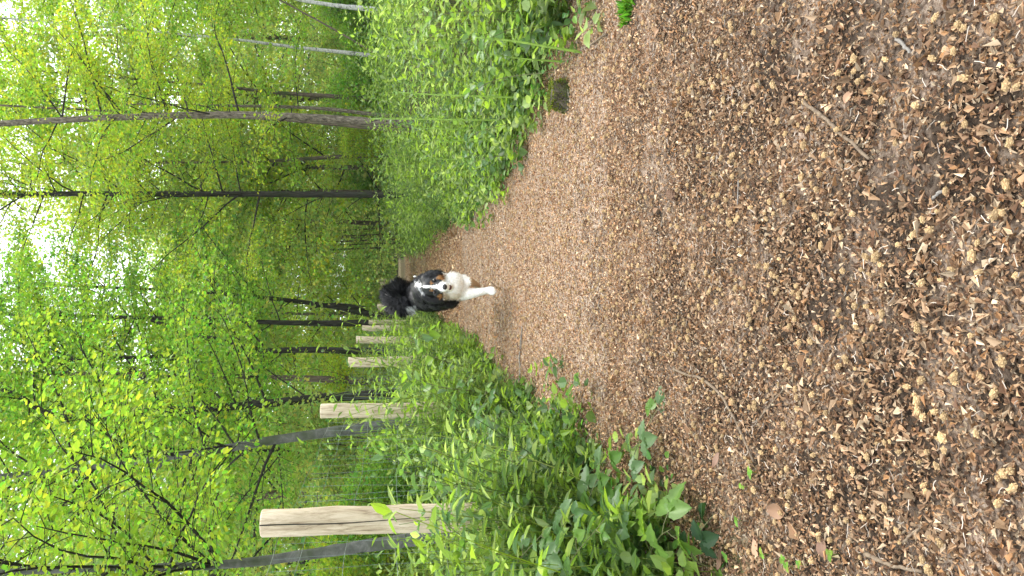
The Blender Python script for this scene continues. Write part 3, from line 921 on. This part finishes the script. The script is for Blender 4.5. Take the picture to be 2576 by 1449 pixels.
# ------------------------------------------------------------------ undergrowth
HERB = np.array([[.12, .215, .055], [.155, .25, .05], [.085, .165, .055], [.22, .31, .11], [.20, .32, .04], [.07, .13, .04], [.26, .36, .13], [.18, .30, .05]])
def herbs(name, label, pts, hgt, leaf, nodes, seed, shape=LANCE, lean=None, stems=True, rise=None):
    """upright herbs with pairs of leaves up their stems; pts (N,2)"""
    g = np.random.default_rng(seed)
    acc = Acc()
    pts = pts[~((np.abs(pts[:, 0] - sp[0] + .03) < .2) & (np.abs(pts[:, 1] - sp[1] + .15) < .28))]
    N = len(pts)
    x, y = pts[:, 0], pts[:, 1]
    h = hgt * g.uniform(.45, 1.25, N) * (.62 + .8 * vnoise(x, y, 1.15))
    if rise: h *= rise[0] + (1 - rise[0]) * sstep(rise[1], rise[2], np.where(x > 0, x - edge_r(y), edge_l(y) - x))
    base = np.stack([x, y, gz(x, y) - .01], 1)
    ln = g.normal(0, .22, (N, 2))
    if lean is not None: ln += lean(x, y)
    tip = base + np.stack([ln[:, 0] * h, ln[:, 1] * h, h], 1)
    bow = g.normal(0, .06, (N, 3)) * h[:, None]; bow[:, 2] = 0
    pc = HERB[g.integers(0, len(HERB), N)] * g.uniform(.75, 1.2, (N, 1))
    az = g.uniform(0, 6.28, N)
    fs = np.linspace(.18, 1, nodes)
    for k, f in enumerate(fs):
        p = base + (tip - base) * f + bow * (4 * f * (1 - f))
        for side in (0, 1):
            a = az + k * 1.57 + side * math.pi + g.normal(0, .3, N)
            d = np.stack([np.cos(a), np.sin(a), g.normal(.15 if f < .9 else .9, .35, N)], 1)
            nor = np.stack([g.normal(0, .3, N), g.normal(0, .3, N), np.ones(N)], 1) - .6 * d * np.array([1, 1, 0])
            s = leaf * g.uniform(.6, 1.25, N) * (1.05 - .55 * abs(f - .6))
            keep = g.random(N) > .12
            off = nrm(d) * (s * .18)[:, None]
            c = pc * g.uniform(.8, 1.25, (N, 1))
            leaves(acc, (p + off)[keep], d[keep], nor[keep], s[keep], c[keep], shape)
    if stems:
        f = np.linspace(0, 1, 4)
        ang = np.array([0, 2.094, 4.189])
        P = base[:, None] + (tip - base)[:, None] * f[None, :, None] + bow[:, None] * (4 * f * (1 - f))[None, :, None]
        rad = (.0016 + .0022 * h)[:, None] * (1 - .6 * f)[None]
        ring = np.stack([np.cos(ang), np.sin(ang), np.zeros(3)], 1)
        V = P[:, :, None, :] + rad[:, :, None, None] * ring[None, None]
        i = np.arange(3)[:, None] * 3; j = np.arange(3)[None]; j2 = (j + 1) % 3
        q = np.stack([i + j, i + j2, i + 3 + j2, i + 3 + j], -1).reshape(-1, 4)
        F = np.concatenate([q[:, [0, 1, 2]], q[:, [0, 2, 3]]])
        T = (np.arange(N)[:, None, None] * 12 + F[None]).reshape(-1, 3)
        acc.add(V.reshape(-1, 3), T, np.repeat(pc * [1.1, .95, .8], 12, 0))
    return tag(obj(name, acc.mesh(name), M_HERB), label, 'undergrowth', kind='stuff')


def strip(n, side, y0, y1, w0, w1, g, p=1.0):
    """points beside the path, w0..w1 metres out from its edge"""
    y = g.uniform(y0, y1, n)
    w = w0 + (w1 - w0) * g.random(n) ** p
    wb = (vnoise(np.full(n, 3.0 * side), y, 1.3) - .5) * .42 + (vnoise(np.full(n, 7.0 * side), y, 4.0) - .5) * .2
    e = edge_r(y) if side > 0 else edge_l(y)
    return np.stack([e + side * (w + wb), y], 1)
g = np.random.default_rng(120)
to_l = lambda x, y: np.stack([np.full_like(x, .18), np.full_like(x, -.12)], 1)
to_r = lambda x, y: np.stack([np.full_like(x, -.18), np.full_like(x, -.15)], 1)
herbs('fence_herbs', 'soft green herbs crowding the left verge along the fence', np.concatenate([strip(200, -1, 2.2, 5, .08, .62, g), strip(420, -1, 5, 11, -.04, .6, g), strip(330, -1, 11, 18, -.04, .6, g)]), .80, .088, 8, 1, LANCE, to_l, True, (.30, -.02, .34))
front = np.concatenate([np.stack([g.uniform(-1.30, -1.02, n_), g.uniform(a_, b_, n_)], 1) for n_, a_, b_ in ((120, 2.75, 3.55), (100, 5.5, 6.4), (60, 8.4, 9.4), (50, 11, 12.2), (40, 13.7, 14.8))])
herbs('post_herbs', 'tall herbs standing in front of the fence posts', front, 1.02, .09, 9, 21, LANCE)
herbs('broad_herbs', 'broad leaved herbs mixed into the left verge', np.concatenate([strip(150, -1, 2.1, 5, .0, .55, g), strip(26, -1, 2.4, 8, -.22, .05, g), strip(150, -1, 5, 10, -.06, .5, g)]), .52, .072, 5, 11, BROAD, to_l, True, (.32, -.02, .34))
herbs('back_herbs', 'tall green herbs behind the wire fence', np.concatenate([strip(420, -1, 2.2, 8, .45, 3.4, g), strip(620, -1, 8, 16, .4, 4, g)]), .80, .105, 6, 2, LANCE)
herbs('verge_herbs', 'pale green herbs on the bank right of the path', np.concatenate([strip(130, 1, 3.3, 6.4, .14, .9, g), strip(300, 1, 3.6, 9, .4, 3.6, g), strip(480, 1, 6.3, 14, .0, 1.3, g)]), .66, .088, 7, 3, LANCE, to_r, True, (.30, 0, .9))
herbs('broad_bank_herbs', 'broad leaved plants on the bank right of the path', np.concatenate([strip(190, 1, 3.3, 6.4, .02, 1.0, g), strip(30, 1, 3.4, 9, -.2, .05, g), strip(260, 1, 3.6, 9, .3, 3.0, g), strip(170, 1, 6, 11, -.04, .7, g)]), .50, .078, 5, 13, BROAD, to_r, True, (.30, 0, .9))
herbs('bank_herbs', 'green undergrowth further along the bank on the right', np.concatenate([strip(1100, 1, 8, 18, .5, 6, g), strip(800, 1, 13, 30, .0, 1.6, g)]), .70, .12, 6, 4, LANCE2, None, False)
herbs('far_herbs', 'green undergrowth spreading away below the far trees', np.concatenate([strip(1900, 1, 17, 50, .2, 11, g), strip(1600, -1, 15, 50, .1, 9, g)]), .75, .19, 4, 5, LANCE2, None, False)

# tiny ground leaves creeping on to the path's edges
n = 2600
pt = np.concatenate([strip(n // 2, -1, 2.0, 9, -.12, .45, g), strip(n // 2, 1, 3.4, 9, -.12, .6, g)])
a_ = Acc(); n = len(pt)
z = gz(pt[:, 0], pt[:, 1]) + g.uniform(.01, .11, n)
nn = rand_unit(n, g) * .5; nn[:, 2] += 1
dd = rand_unit(n, g); dd[:, 2] *= .3
leaves(a_, np.stack([pt[:, 0], pt[:, 1], z], 1), dd, nn, g.uniform(.018, .05, n), leaf_cols(n, [.10, .21, .04], g, .3), (LEAF4[0] * [1, 1.2, 1], LEAF4[1]))
tag(obj('ground_leaves', a_.mesh('ground_leaves'), M_HERB), 'low small round leaves carpeting the path edges', 'ground cover', kind='stuff')


# ------------------------------------------------------------------ brambles with single leaflets
def bramble_leaf_mesh(name, base, seed, wid=.33, ridge=.022):
    g = np.random.default_rng(seed)
    n = 9
    u = np.linspace(0, 1, n)
    w = wid * np.sin(np.pi * np.clip(u, .02, .985) ** .82) ** .75
    w *= 1 + .07 * np.where(np.arange(n) % 2, 1, -1)
    w[0] = .02; w[-1] = .004
    cols = np.array([-1, -.5, 0, .5, 1])
    V = []
    for i in range(n):
        for c in cols:
            V.append((u[i] - .04 * abs(c) * .8, c * w[i], .30 * abs(c) * w[i] - .12 * u[i] ** 2 + ridge * (1 if (i % 2) else -1) * (abs(c) > .3)))
    ix = np.arange(n * 5).reshape(n, 5)
    q = np.stack([ix[:-1, :-1], ix[1:, :-1], ix[1:, 1:], ix[:-1, 1:]], -1).reshape(-1, 4)
    C = np.tile(np.asarray(base), (n * 5, 1))
    C[ix[:, 2]] *= 1.25
    return make_mesh(name, np.array(V), q, C, True)
BL = [bramble_leaf_mesh('leaf', c, i) for i, c in enumerate(([.10, .205, .045], [.075, .165, .05], [.135, .25, .05], [.03, .07, .032], [.16, .29, .03], [.12, .21, .09]))]


def bramble(pts, label, seed, n_leaf=5, size=.06, kinds=(0, 1, 2), name='bramble', single=False, r=.0028, cat='bramble', mat=M_CANE):
    g = np.random.default_rng(seed)
    Q = resample(np.array(pts, float), 16)
    zg = float(gz(Q[0][0], Q[0][1]))
    Q[0][2] = min(Q[0][2], zg - .02)
    root = tag(empty(name, (Q[0][0], Q[0][1], zg)), label, cat)
    o = np.array(root.location)
    v, t = tube(Q - o, np.linspace(r, r * .4, 16), 5)
    cane = obj('cane', make_mesh('cane', v, t, smooth=True), mat, root)
    side = 1
    for k in range(n_leaf):
        f = .25 + .75 * (k + .6) / n_leaf
        i = min(int(f * 15), 14)
        p = Q[i]; ax = nrm(Q[i + 1] - Q[i])
        side = -side
        lat = nrm(np.cross(ax, [0, 0, 1])) * side
        d = nrm(ax * .6 + lat * g.uniform(.5, 1.1) + np.array([0, 0, g.uniform(-.05, .5)]))
        tipf = f > .93
        L = size * g.uniform(.5, .9) * (0.25 if single else 1)
        e = p + d * L
        v, t = tube(np.array([p, (p + e) / 2 + [0, 0, .004], e]) - o, r * .5, 4, False)
        obj('leaf_stalk', make_mesh('leaf_stalk', v, t, smooth=True), mat, cane)
        sc = 1.25 * size * g.uniform(.75, 1.2) * (.75 if tipf else 1)
        nor = np.array([g.normal(0, .3), g.normal(-.25, .3), 1.0])
        me = BL[int(g.choice(kinds))]
        place_leaf(root, e, d + [0, 0, -.15], nor, sc, me, o)
        if not single:
            sd = nrm(np.cross(nor, d))
            for s_ in (-1, 1):
                place_leaf(root, e, d * .25 + sd * s_ + [0, 0, g.normal(-.05, .15)], nor + g.normal(0, .15, 3), sc * .85, me, o)
    return root

def G(x, y, h=0.0): return (x, y, float(gz(x, y)) + h)
bramble([gp(1620, 1330), at(1560, 1290, 2.75), at(1600, 1130, 2.75), at(1660, 1020, 2.72), at(1700, 965, 2.7)], 'bramble cane reaching furthest out over the path, leaf tuft at its tip', 1, 8, .070, (0, 2, 5))
bramble([gp(1700, 1400), at(1640, 1395, 2.35), at(1660, 1350, 2.3), at(1690, 1330, 2.28)], 'bright bramble sprig with broad leaves at the near left corner', 2, 4, .088, (2, 4))
bramble([gp(1640, 1420), at(1560, 1400, 2.6), at(1560, 1340, 2.55), at(1575, 1300, 2.5)], 'bramble with ribbed trefoil leaf above the dark dead leaves', 3, 4, .080, (0, 5))
bramble([gp(1790, 1430), at(1740, 1400, 2.2), at(1760, 1340, 2.2), at(1820, 1270, 2.2), at(1860, 1250, 2.25)], 'old bramble with dark bluish leaves lying on the near left litter', 4, 6, .055, (3,))
bramble([gp(1560, 1300), at(1480, 1290, 2.95), at(1500, 1210, 2.9), at(1530, 1160, 2.9)], 'bramble shoot with upright pale leaves beside the longest cane', 5, 6, .076, (0, 5))
bramble([gp(1500, 1445), at(1380, 1420, 2.6), at(1400, 1350, 2.6), at(1440, 1290, 2.6)], 'bramble arching along the lower edge in front of the nearest post', 6, 6, .075, (0, 1, 5))
bramble([gp(1540, 1380), at(1300, 1400, 2.9), at(1180, 1360, 2.85), at(1090, 1290, 2.8)], 'tall bramble rising across the foot of the nearest post', 7, 6, .055, (0, 1, 2))
bramble([gp(1480, 1290), at(1250, 1240, 3.2), at(1130, 1220, 3.2), at(1000, 1180, 3.2)], 'thin bramble standing right of the nearest post', 8, 6, .05, (0, 5))
bramble([gp(1400, 1180), at(1180, 1160, 4.0), at(1060, 1120, 4.0), at(960, 1110, 4.0)], 'slender bramble climbing the wire before the second post', 9, 6, .055, (0, 2))
bramble([gp(1440, 1140), at(1250, 1130, 3.9), at(1220, 1090, 3.85), at(1260, 1040, 3.85)], 'bramble bending to the path below the second post', 10, 5, .055, (0, 1))
bramble([gp(1380, 1060), at(1240, 1060, 4.9), at(1190, 1020, 4.9), at(1230, 985, 4.8)], 'small bramble at the path edge past the second post', 11, 5, .06, (0, 2))
bramble([gp(1440, 1240), at(1330, 1250, 3.4), at(1290, 1190, 3.4), at(1340, 1130, 3.4)], 'bramble in the thick of the herbs below the fence wire', 12, 6, .055, (0, 1, 5))
where = ['below the nearest post', 'beside the nearest post', 'in the gap after the nearest post', 'halfway to the second post', 'just before the second post', 'just past the second post',
         'between the second and third posts', 'below the third post', 'at the lower picture edge', 'under the arching bramble']
for i_, (y_, w_, h_) in enumerate(((2.5, .18, .42), (3.4, .12, .5), (4.0, .2, .62), (4.6, .1, .5), (5.6, .12, .55), (6.9, .1, .5), (7.8, .08, .5), (9.0, .08, .5), (2.05, .2, .36), (2.8, .3, .55))):
    x_ = float(edge_l(y_)) - w_
    bramble([G(x_, y_), G(x_ - .03, y_ - .05, h_ * .7), G(x_ + .10, y_ - .12, h_), G(x_ + .30, y_ - .22, h_ * .8)], 'arching bramble on the left verge ' + where[i_], 40 + i_, 6, .055, ((0, 1, 2), (0, 5), (2, 5), (1, 0))[i_ % 4])
# right verge
bramble([gp(1420, 60), at(1300, 70, 4.2), at(1220, 110, 4.2), at(1240, 160, 4.1)], 'bramble with heart shaped leaves at the upper edge of the right verge', 13, 6, .06, (2, 0, 5))
bramble([gp(1400, 180), at(1250, 200, 4.8), at(1180, 250, 4.8), at(1230, 300, 4.7)], 'bramble leaning from the right verge behind the mossy stump', 14, 6, .058, (0, 1))
bramble([gp(1330, 300), at(1210, 330, 5.7), at(1170, 370, 5.7), at(1220, 400, 5.6)], 'low dark bramble spilling on to the path at the right', 15, 6, .065, (1, 0))
bramble([gp(1300, 390), at(1210, 400, 6.3), at(1180, 430, 6.3), at(1240, 450, 6.2)], 'bramble at the bulge of the right verge nearest the dog', 16, 6, .062, (0, 1, 2))
bramble([gp(1380, 30), at(1150, 30, 4.6), at(1080, 60, 4.6), at(1050, 110, 4.6)], 'tall bramble with yellow green leaves high on the right bank', 17, 6, .06, (2, 4))
# a young shoot with broad bright leaves over the left edge
bramble([gp(1210, 930), at(1120, 910, 6.1), at(1060, 880, 6.0), at(1050, 850, 5.95), at(1120, 825, 5.9)], 'young hazel shoot with broad yellow green leaves left of the dog', 18, 15, .085, (4, 2, 5), 'hazel_shoot', True, .004, 'shoot')
bramble([gp(1290, 985), at(1150, 980, 5.4), at(1060, 960, 5.35), at(1010, 940, 5.3)], 'upright hazel shoot with yellow green leaves below the second post', 19, 11, .075, (4, 2), 'hazel_shoot', True, .004, 'shoot')


# tall bare green stalks standing in the right verge
def stalk(pix, Yd, w_px, label, seed):
    g = np.random.default_rng(seed)
    P = [at(a, b, Yd) for a, b in pix]
    zg = float(gz(P[0][0], Yd))
    P[0][2] = zg - .03
    Q = resample(np.array(P), 14)
    root = tag(empty('green_stalk', (Q[0][0], Q[0][1], zg)), label, 'plant', 'tall green stalks in the right verge')
    o = np.array(root.location)
    r = .5 * w_px / FPX * Yd
    v, t = tube(Q - o, np.linspace(r, r * .5, 14), 8)
    obj('stem', make_mesh('stem', v, t, smooth=True), M_STEM, root)
    for k in range(6):
        p = Q[-1 - k // 2]
        a = k * 2.4 + seed
        d = np.array([math.cos(a), math.sin(a), .5])
        place_leaf(root, p, d, np.array([g.normal(0, .3), 0, 1.0]), g.uniform(.035, .06), BL[int(g.choice((2, 0, 5)))], o)
stalk([(1470, 133), (1380, 118), (1290, 103), (1200, 95)], 3.9, 8, 'thick green stalk nearest the upper edge, standing at the path edge', 1)
stalk([(1352, 247), (1230, 243), (1090, 238), (1000, 232)], 5.2, 6, 'tall green stalk growing beside the mossy stump', 2)
stalk([(1330, 303), (1200, 302), (1050, 300), (935, 299)], 5.9, 5, 'tallest thin green stalk crossing the foot of the grey trunk', 3)
stalk([(1420, 155), (1340, 150), (1250, 140)], 4.3, 6, 'green stalk between the stump and the thick stalk', 4)
stalk([(1300, 350), (1200, 352), (1110, 356)], 6.4, 4, 'short green stalk at the edge of the low dark bramble', 5)
stalk([(1260, 405), (1150, 402), (1060, 398)], 7.4, 4, 'thin green stalk below the brown mottled trunk', 6)
stalk([(1280, 330), (1160, 326), (1040, 322)], 6.9, 4, 'thin green stalk just left of the tallest stalk', 7)

# grass tuft at the right edge of the path
g = np.random.default_rng(88)
p0 = gp(1588, 22)
ga = Acc(); n = 150
a = g.uniform(0, 6.28, n)
pos = np.stack([p0[0] + g.normal(0, .025, n), p0[1] + g.normal(0, .025, n), np.full(n, p0[2] - .004)], 1)
leaves(ga, pos, np.stack([np.cos(a) * .45, np.sin(a) * .45, np.ones(n)], 1), rand_unit(n, g), g.uniform(.03, .075, n), leaf_cols(n, [.12, .27, .03], g), (LANCE[0] * [1, .35, 1.5], LANCE[1]))
tag(obj('grass_tuft', ga.mesh('grass_tuft'), M_HERB), 'small bright grass tuft alone on the litter at the upper edge', 'grass')
# seedlings on the near left litter
sl = [(1870, 1310), (1935, 1395), (1990, 1408), (2000, 1425), (1830, 1440), (2110, 1395), (1905, 1190), (1885, 1225), (2030, 1420)]
for i, (a, b) in enumerate(sl):
    g = np.random.default_rng(400 + i)
    p = gp(a, b)
    q = Acc()
    v, t = tube(np.array([[0, 0, -.005], [.002, 0, .018]]), .0008, 4, False)
    q.add(v, t, np.array([.2, .28, .08]))
    k = int(g.integers(2, 5)); aa = g.uniform(0, 6.28) + np.arange(k) * 6.283 / k
    leaves(q, np.tile([.002, 0, .018], (k, 1)), np.stack([np.cos(aa), np.sin(aa), np.full(k, .15)], 1), np.tile([0., 0, 1], (k, 1)), g.uniform(.012, .02, k), leaf_cols(k, [.17, .34, .05], g), (LEAF4[0] * [1, 1.4, 1], LEAF4[1]))
    o = obj('seedling', q.mesh('seedling'), M_HERB); o.location = p + np.array([0, 0, .004])
    tag(o, 'tiny bright green seedling on the brown litter at the near left', 'seedling', 'seedlings on the near left litter')


# ------------------------------------------------------------------ the dog
DS = 6.5                                            # distance of the head
def dp(cx, cy_, Yd):
    """close-up pixel of the dog to a point at distance Yd"""
    return at((1400 + cx / 3.6229) * .63889, (1000 + cy_ / 3.6229) * .63889, Yd)

def dog():
    pieces = []                                     # (centre, radii)
    def ell(cx, cy_, Yd, rx, ry, rz): pieces.append((dp(cx, cy_, Yd), np.array([rx, ry, rz])))
    def chain(pts, sub=7):
        C = np.array([dp(a, b, c) for a, b, c, r in pts]); Rr = np.array([p[3] for p in pts])
        t = np.linspace(0, len(C) - 1, (len(C) - 1) * sub + 1)
        for u in t:
            i = min(int(u), len(C) - 2); f = u - i
            pieces.append((C[i] * (1 - f) + C[i + 1] * f, np.full(3, Rr[i] * (1 - f) + Rr[i + 1] * f)))
    ell(1075, 462, 6.46, .080, .10, .084)           # skull
    ell(1180, 392, 6.42, .046, .06, .052); ell(1180, 540, 6.42, .046, .06, .052)
    chain([(1180, 467, 6.40, .058), (1235, 468, 6.33, .047), (1275, 470, 6.27, .041)])      # muzzle
    chain([(1330, 472, 6.42, .035), (1350, 470, 6.33, .022)], 4)                            # lower jaw
    chain([(1000, 345, 6.50, .040), (1080, 305, 6.50, .042), (1180, 285, 6.49, .036), (1240, 290, 6.48, .022)])   # ears
    chain([(1000, 590, 6.50, .042), (1090, 640, 6.50, .044), (1190, 660, 6.49, .036), (1250, 655, 6.48, .022)])
    ell(1130, 490, 6.60, .145, .14, .165)           # ruff
    ell(1010, 500, 6.68, .130, .15, .130)
    ell(1400, 455, 6.56, .112, .13, .100)           # chest
    ell(1500, 490, 6.58, .090, .10, .075)
    ell(1180, 600, 6.74, .130, .18, .150)           # near shoulder, black
    ell(1290, 680, 6.70, .065, .10, .110)
    ell(1060, 590, 6.95, .150, .30, .165)           # barrel
    ell(960, 610, 7.22, .135, .19, .150)            # rump
    chain([(1500, 570, 6.60, .062), (1620, 565, 6.54, .050), (1750, 545, 6.50, .037), (1880, 520, 6.48, .030), (1925, 515, 6.47, .034)])          # reaching foreleg
    chain([(1935, 505, 6.455, .026), (1965, 500, 6.43, .018)], 3); chain([(1945, 530, 6.455, .026), (1985, 540, 6.43, .018)], 3); chain([(1930, 548, 6.46, .024), (1965, 565, 6.44, .017)], 3)
    chain([(1470, 390, 6.60, .058), (1560, 385, 6.54, .046), (1640, 395, 6.52, .034), (1700, 425, 6.60, .029), (1740, 455, 6.68, .030)])          # folded foreleg
    chain([(1050, 650, 7.2, .10), (1250, 650, 7.10, .075), (1330, 630, 7.20, .045), (1360, 610, 7.38, .035), (1480, 590, 7.36, .032)])            # hind legs, gathered
    chain([(1050, 520, 7.2, .10), (1250, 500, 7.12, .075), (1330, 500, 7.22, .045), (1360, 500, 7.40, .035), (1480, 500, 7.38, .032)])
    chain([(860, 590, 7.30, .055), (740, 530, 7.36, .07), (620, 520, 7.36, .092), (550, 600, 7.34, .104), (580, 690, 7.30, .098), (670, 750, 7.26, .072), (745, 775, 7.22, .046), (790, 765, 7.2, .026)])  # plumed tail
    base = np.array([dp(1200, 500, 6.7)[0], 6.75, float(gz(-.25, 6.75))])
    root = tag(empty('dog', tuple(base)), 'fluffy black, white and tan dog bounding along the path towards the viewer', 'dog')
    # one skin round all of it
    W = Acc()
    import bmesh
    bm = bmesh.new(); bmesh.ops.create_icosphere(bm, subdivisions=3, radius=1)
    bm.verts.ensure_lookup_table()
    SV = np.array([v.co[:] for v in bm.verts]); SF = np.array([[v.index for v in f.verts] for f in bm.faces]); bm.free()
    for c, r in pieces: W.add(SV * r + c - base, SF, np.zeros(3))
    tmp = obj('tmp', W.mesh('tmp'), None)
    md = tmp.modifiers.new('r', 'REMESH'); md.mode = 'VOXEL'; md.voxel_size = .0085
    ms_ = tmp.modifiers.new('s', 'SMOOTH'); ms_.factor = .5; ms_.iterations = 5
    dg = bpy.context.evaluated_depsgraph_get()
    me = bpy.data.meshes.new_from_object(tmp.evaluated_get(dg))
    bpy.data.objects.remove(tmp)
    n = len(me.vertices)
    V = np.empty(n * 3, np.float32); me.vertices.foreach_get('co', V); V = V.reshape(-1, 3).astype(float)
    NV = np.empty(n * 3, np.float32); me.vertex_normals.foreach_get('vector', NV); NV = NV.reshape(-1, 3).astype(float)

    def pix(Pw):
        d = Pw - CAM
        k = d @ FW
        dx = 1288 - (d @ UP) / k * FPX; dy = 724.5 - (d @ RT) / k * FPX
        return (dx / .63889 - 1400) * 3.6229, (dy / .63889 - 1000) * 3.6229
    def coat(Pl, g):
        """the coat's colour patches, laid out on the dog's front"""
        Pw = Pl + base
        cx, cy_ = pix(Pw); Yd = Pw[:, 1]
        cx = cx + g.normal(0, 7, len(cx)); cy_ = cy_ + g.normal(0, 7, len(cx))
        C = np.tile([.0050, .0054, .0072], (len(Pl), 1)) * g.uniform(.6, 1.5, (len(Pl), 1))
        white = np.array([.86, .84, .79]); cream = np.array([.76, .70, .59]); tan = np.array([.33, .165, .06])
        def put(mask, c, v=.12): C[mask] = np.asarray(c) * np.clip(1 + v * g.standard_normal((mask.sum(), 1)), .5, 1.3)
        def el(x, y, a, b): return ((cx - x) / a) ** 2 + ((cy_ - y) / b) ** 2 < 1
        front = Yd < 6.78
        chest = front & (cx > 1235 + np.abs(cy_ - 450) * .10) & (cy_ < 655 - np.maximum(0, cx - 1500) * .05) & (cy_ > 255)
        put(chest, white)
        put(chest & (cy_ > 560), cream)
        put(front & (cx > 1500), white)
        put(front & (cx > 1640) & (cy_ < 478) & (cx < 1790), [.40, .27, .15])
        head = Yd < 6.52
        put(head & el(1222, 334, 62, 38), tan); put(head & el(1200, 612, 36, 34), tan)
        put(head & (cx > 955) & (cx < 1190) & (np.abs(cy_ - (466 + (cx - 960) * .02)) < 13 + (cx - 960) * .045), white)
        put(head & el(1262, 468, 84, 84), white)
        put(head & el(1085, 415, 24, 19), tan); put(head & el(1085, 517, 24, 19), tan)
        put((Yd < 6.62) & (cx < 935) & (cx > 850) & (np.abs(cy_ - (445 + (cx - 880) * .1)) < 26), white)
        put((Yd < 6.70) & (cx < 1010) & (cx > 860) & (cy_ > 465) & (np.abs(cx - (880 + (cy_ - 465) * .75)) < 14 + 12 * g.random(len(cx))) & (cy_ < 590), [.22, .23, .24], .4)
        put((Yd > 7.1) & (cx > 715) & (cx < 860) & (cy_ > 740), [.40, .42, .40])
        return np.clip(C, .002, .9)
    gd = np.random.default_rng(5)
    me.materials.clear(); me.materials.append(M_FUR)
    a = me.color_attributes.new('tint', 'FLOAT_COLOR', 'POINT')
    a.data.foreach_set('color', np.concatenate([coat(V, gd), np.ones((n, 1))], 1).astype(np.float32).ravel())
    me.polygons.foreach_set('use_smooth', np.ones(len(me.polygons), bool))
    body = obj('body', me, M_FUR, root)
    # fur: thin locks lying back along the body
    NF = 30000
    pick = gd.integers(0, n, NF)
    P = V[pick] + .004 * gd.standard_normal((NF, 3)); N = NV[pick]
    cx, cy_ = pix(P + base); Yd = P[:, 1] + base[1]
    L = np.full(NF, .024)
    L[(Yd < 6.42)] = .009
    L[(Yd < 6.40) & (cx < 1400)] = .006
    L[(cx > 1560)] = .010
    L[(Yd > 7.15) & (cx < 820)] = .055
    L[(Yd > 6.5) & (Yd < 6.9) & (cx < 1540)] = .032
    flow = np.tile([0, .55, -.75], (NF, 1)).astype(float)
    tl = (Yd > 7.15) & (cx < 820)
    ctr = dp(600, 640, 7.3) - base
    flow[tl] = nrm((P[tl] - ctr) * [1, .5, 1]) * .5 + np.array([0, 0, .1])
    d = nrm(flow - (np.sum(flow * N, 1, keepdims=True)) * N * .9) + N * gd.uniform(.2, .6, (NF, 1)) + .25 * gd.standard_normal((NF, 3))
    F = Acc()
    leaves(F, P - N * .003, d, np.cross(d, N) * .3 + N, L * gd.uniform(.6, 1.3, NF), coat(P, gd), (np.array([[0, .07, 0], [0, -.07, 0], [.6, .04, -.02], [1, 0, -.10]]), np.array([[0, 1, 2], [1, 3, 2]])))
    fo = obj('fur', F.mesh('fur'), M_FUR, root); fo['kind'] = 'stuff'

    def blob(name, c, r, mat, parent=root, rot=0):
        o_ = obj(name, make_mesh(name, SV * np.asarray(r), SF, smooth=True), mat, parent)
        o_.location = c - base
        o_.rotation_euler = (0, rot, 0)
        return o_
    blob('nose', dp(1272, 470, 6.232), (.024, .014, .021), M_NOSE)
    for cy_e in (372, 545):
        blob('eye', dp(1122, cy_e, 6.372), (.0135, .012, .0115), M_EYE)
    blob('mouth', dp(1345, 478, 6.315), (.023, .016, .017), M_MOUTH, rot=.2)
    # a pale scrap of the collar at the neck
    blob('collar', dp(850, 322, 6.70), (.008, .02, .016), M_TAGM)
dog()



# ------------------------------------------------------------------ thin haze box added to lift the dark depths of the wood
V = np.array([(x, y, z) for x in (-66., 66.) for y in (-62., 112.) for z in (-1.6, 32.)])
Fq = np.array([(0, 1, 3, 2), (4, 6, 7, 5), (0, 4, 5, 1), (2, 3, 7, 6), (0, 2, 6, 4), (1, 5, 7, 3)])
hm, nt, hn, hl = new_mat('added_haze')
ho = hn.new('ShaderNodeOutputMaterial')
pv = hn.new('ShaderNodeVolumePrincipled')
pv.inputs['Color'].default_value = (.94, .97, .90, 1)
pv.inputs['Density'].default_value = .0005
hl.new(pv.outputs[0], ho.inputs['Volume'])
tag(obj('haze', make_mesh('haze', V, Fq), hm), 'faint pale haze added to lighten the dark depths of the wood', 'haze', kind='stuff')
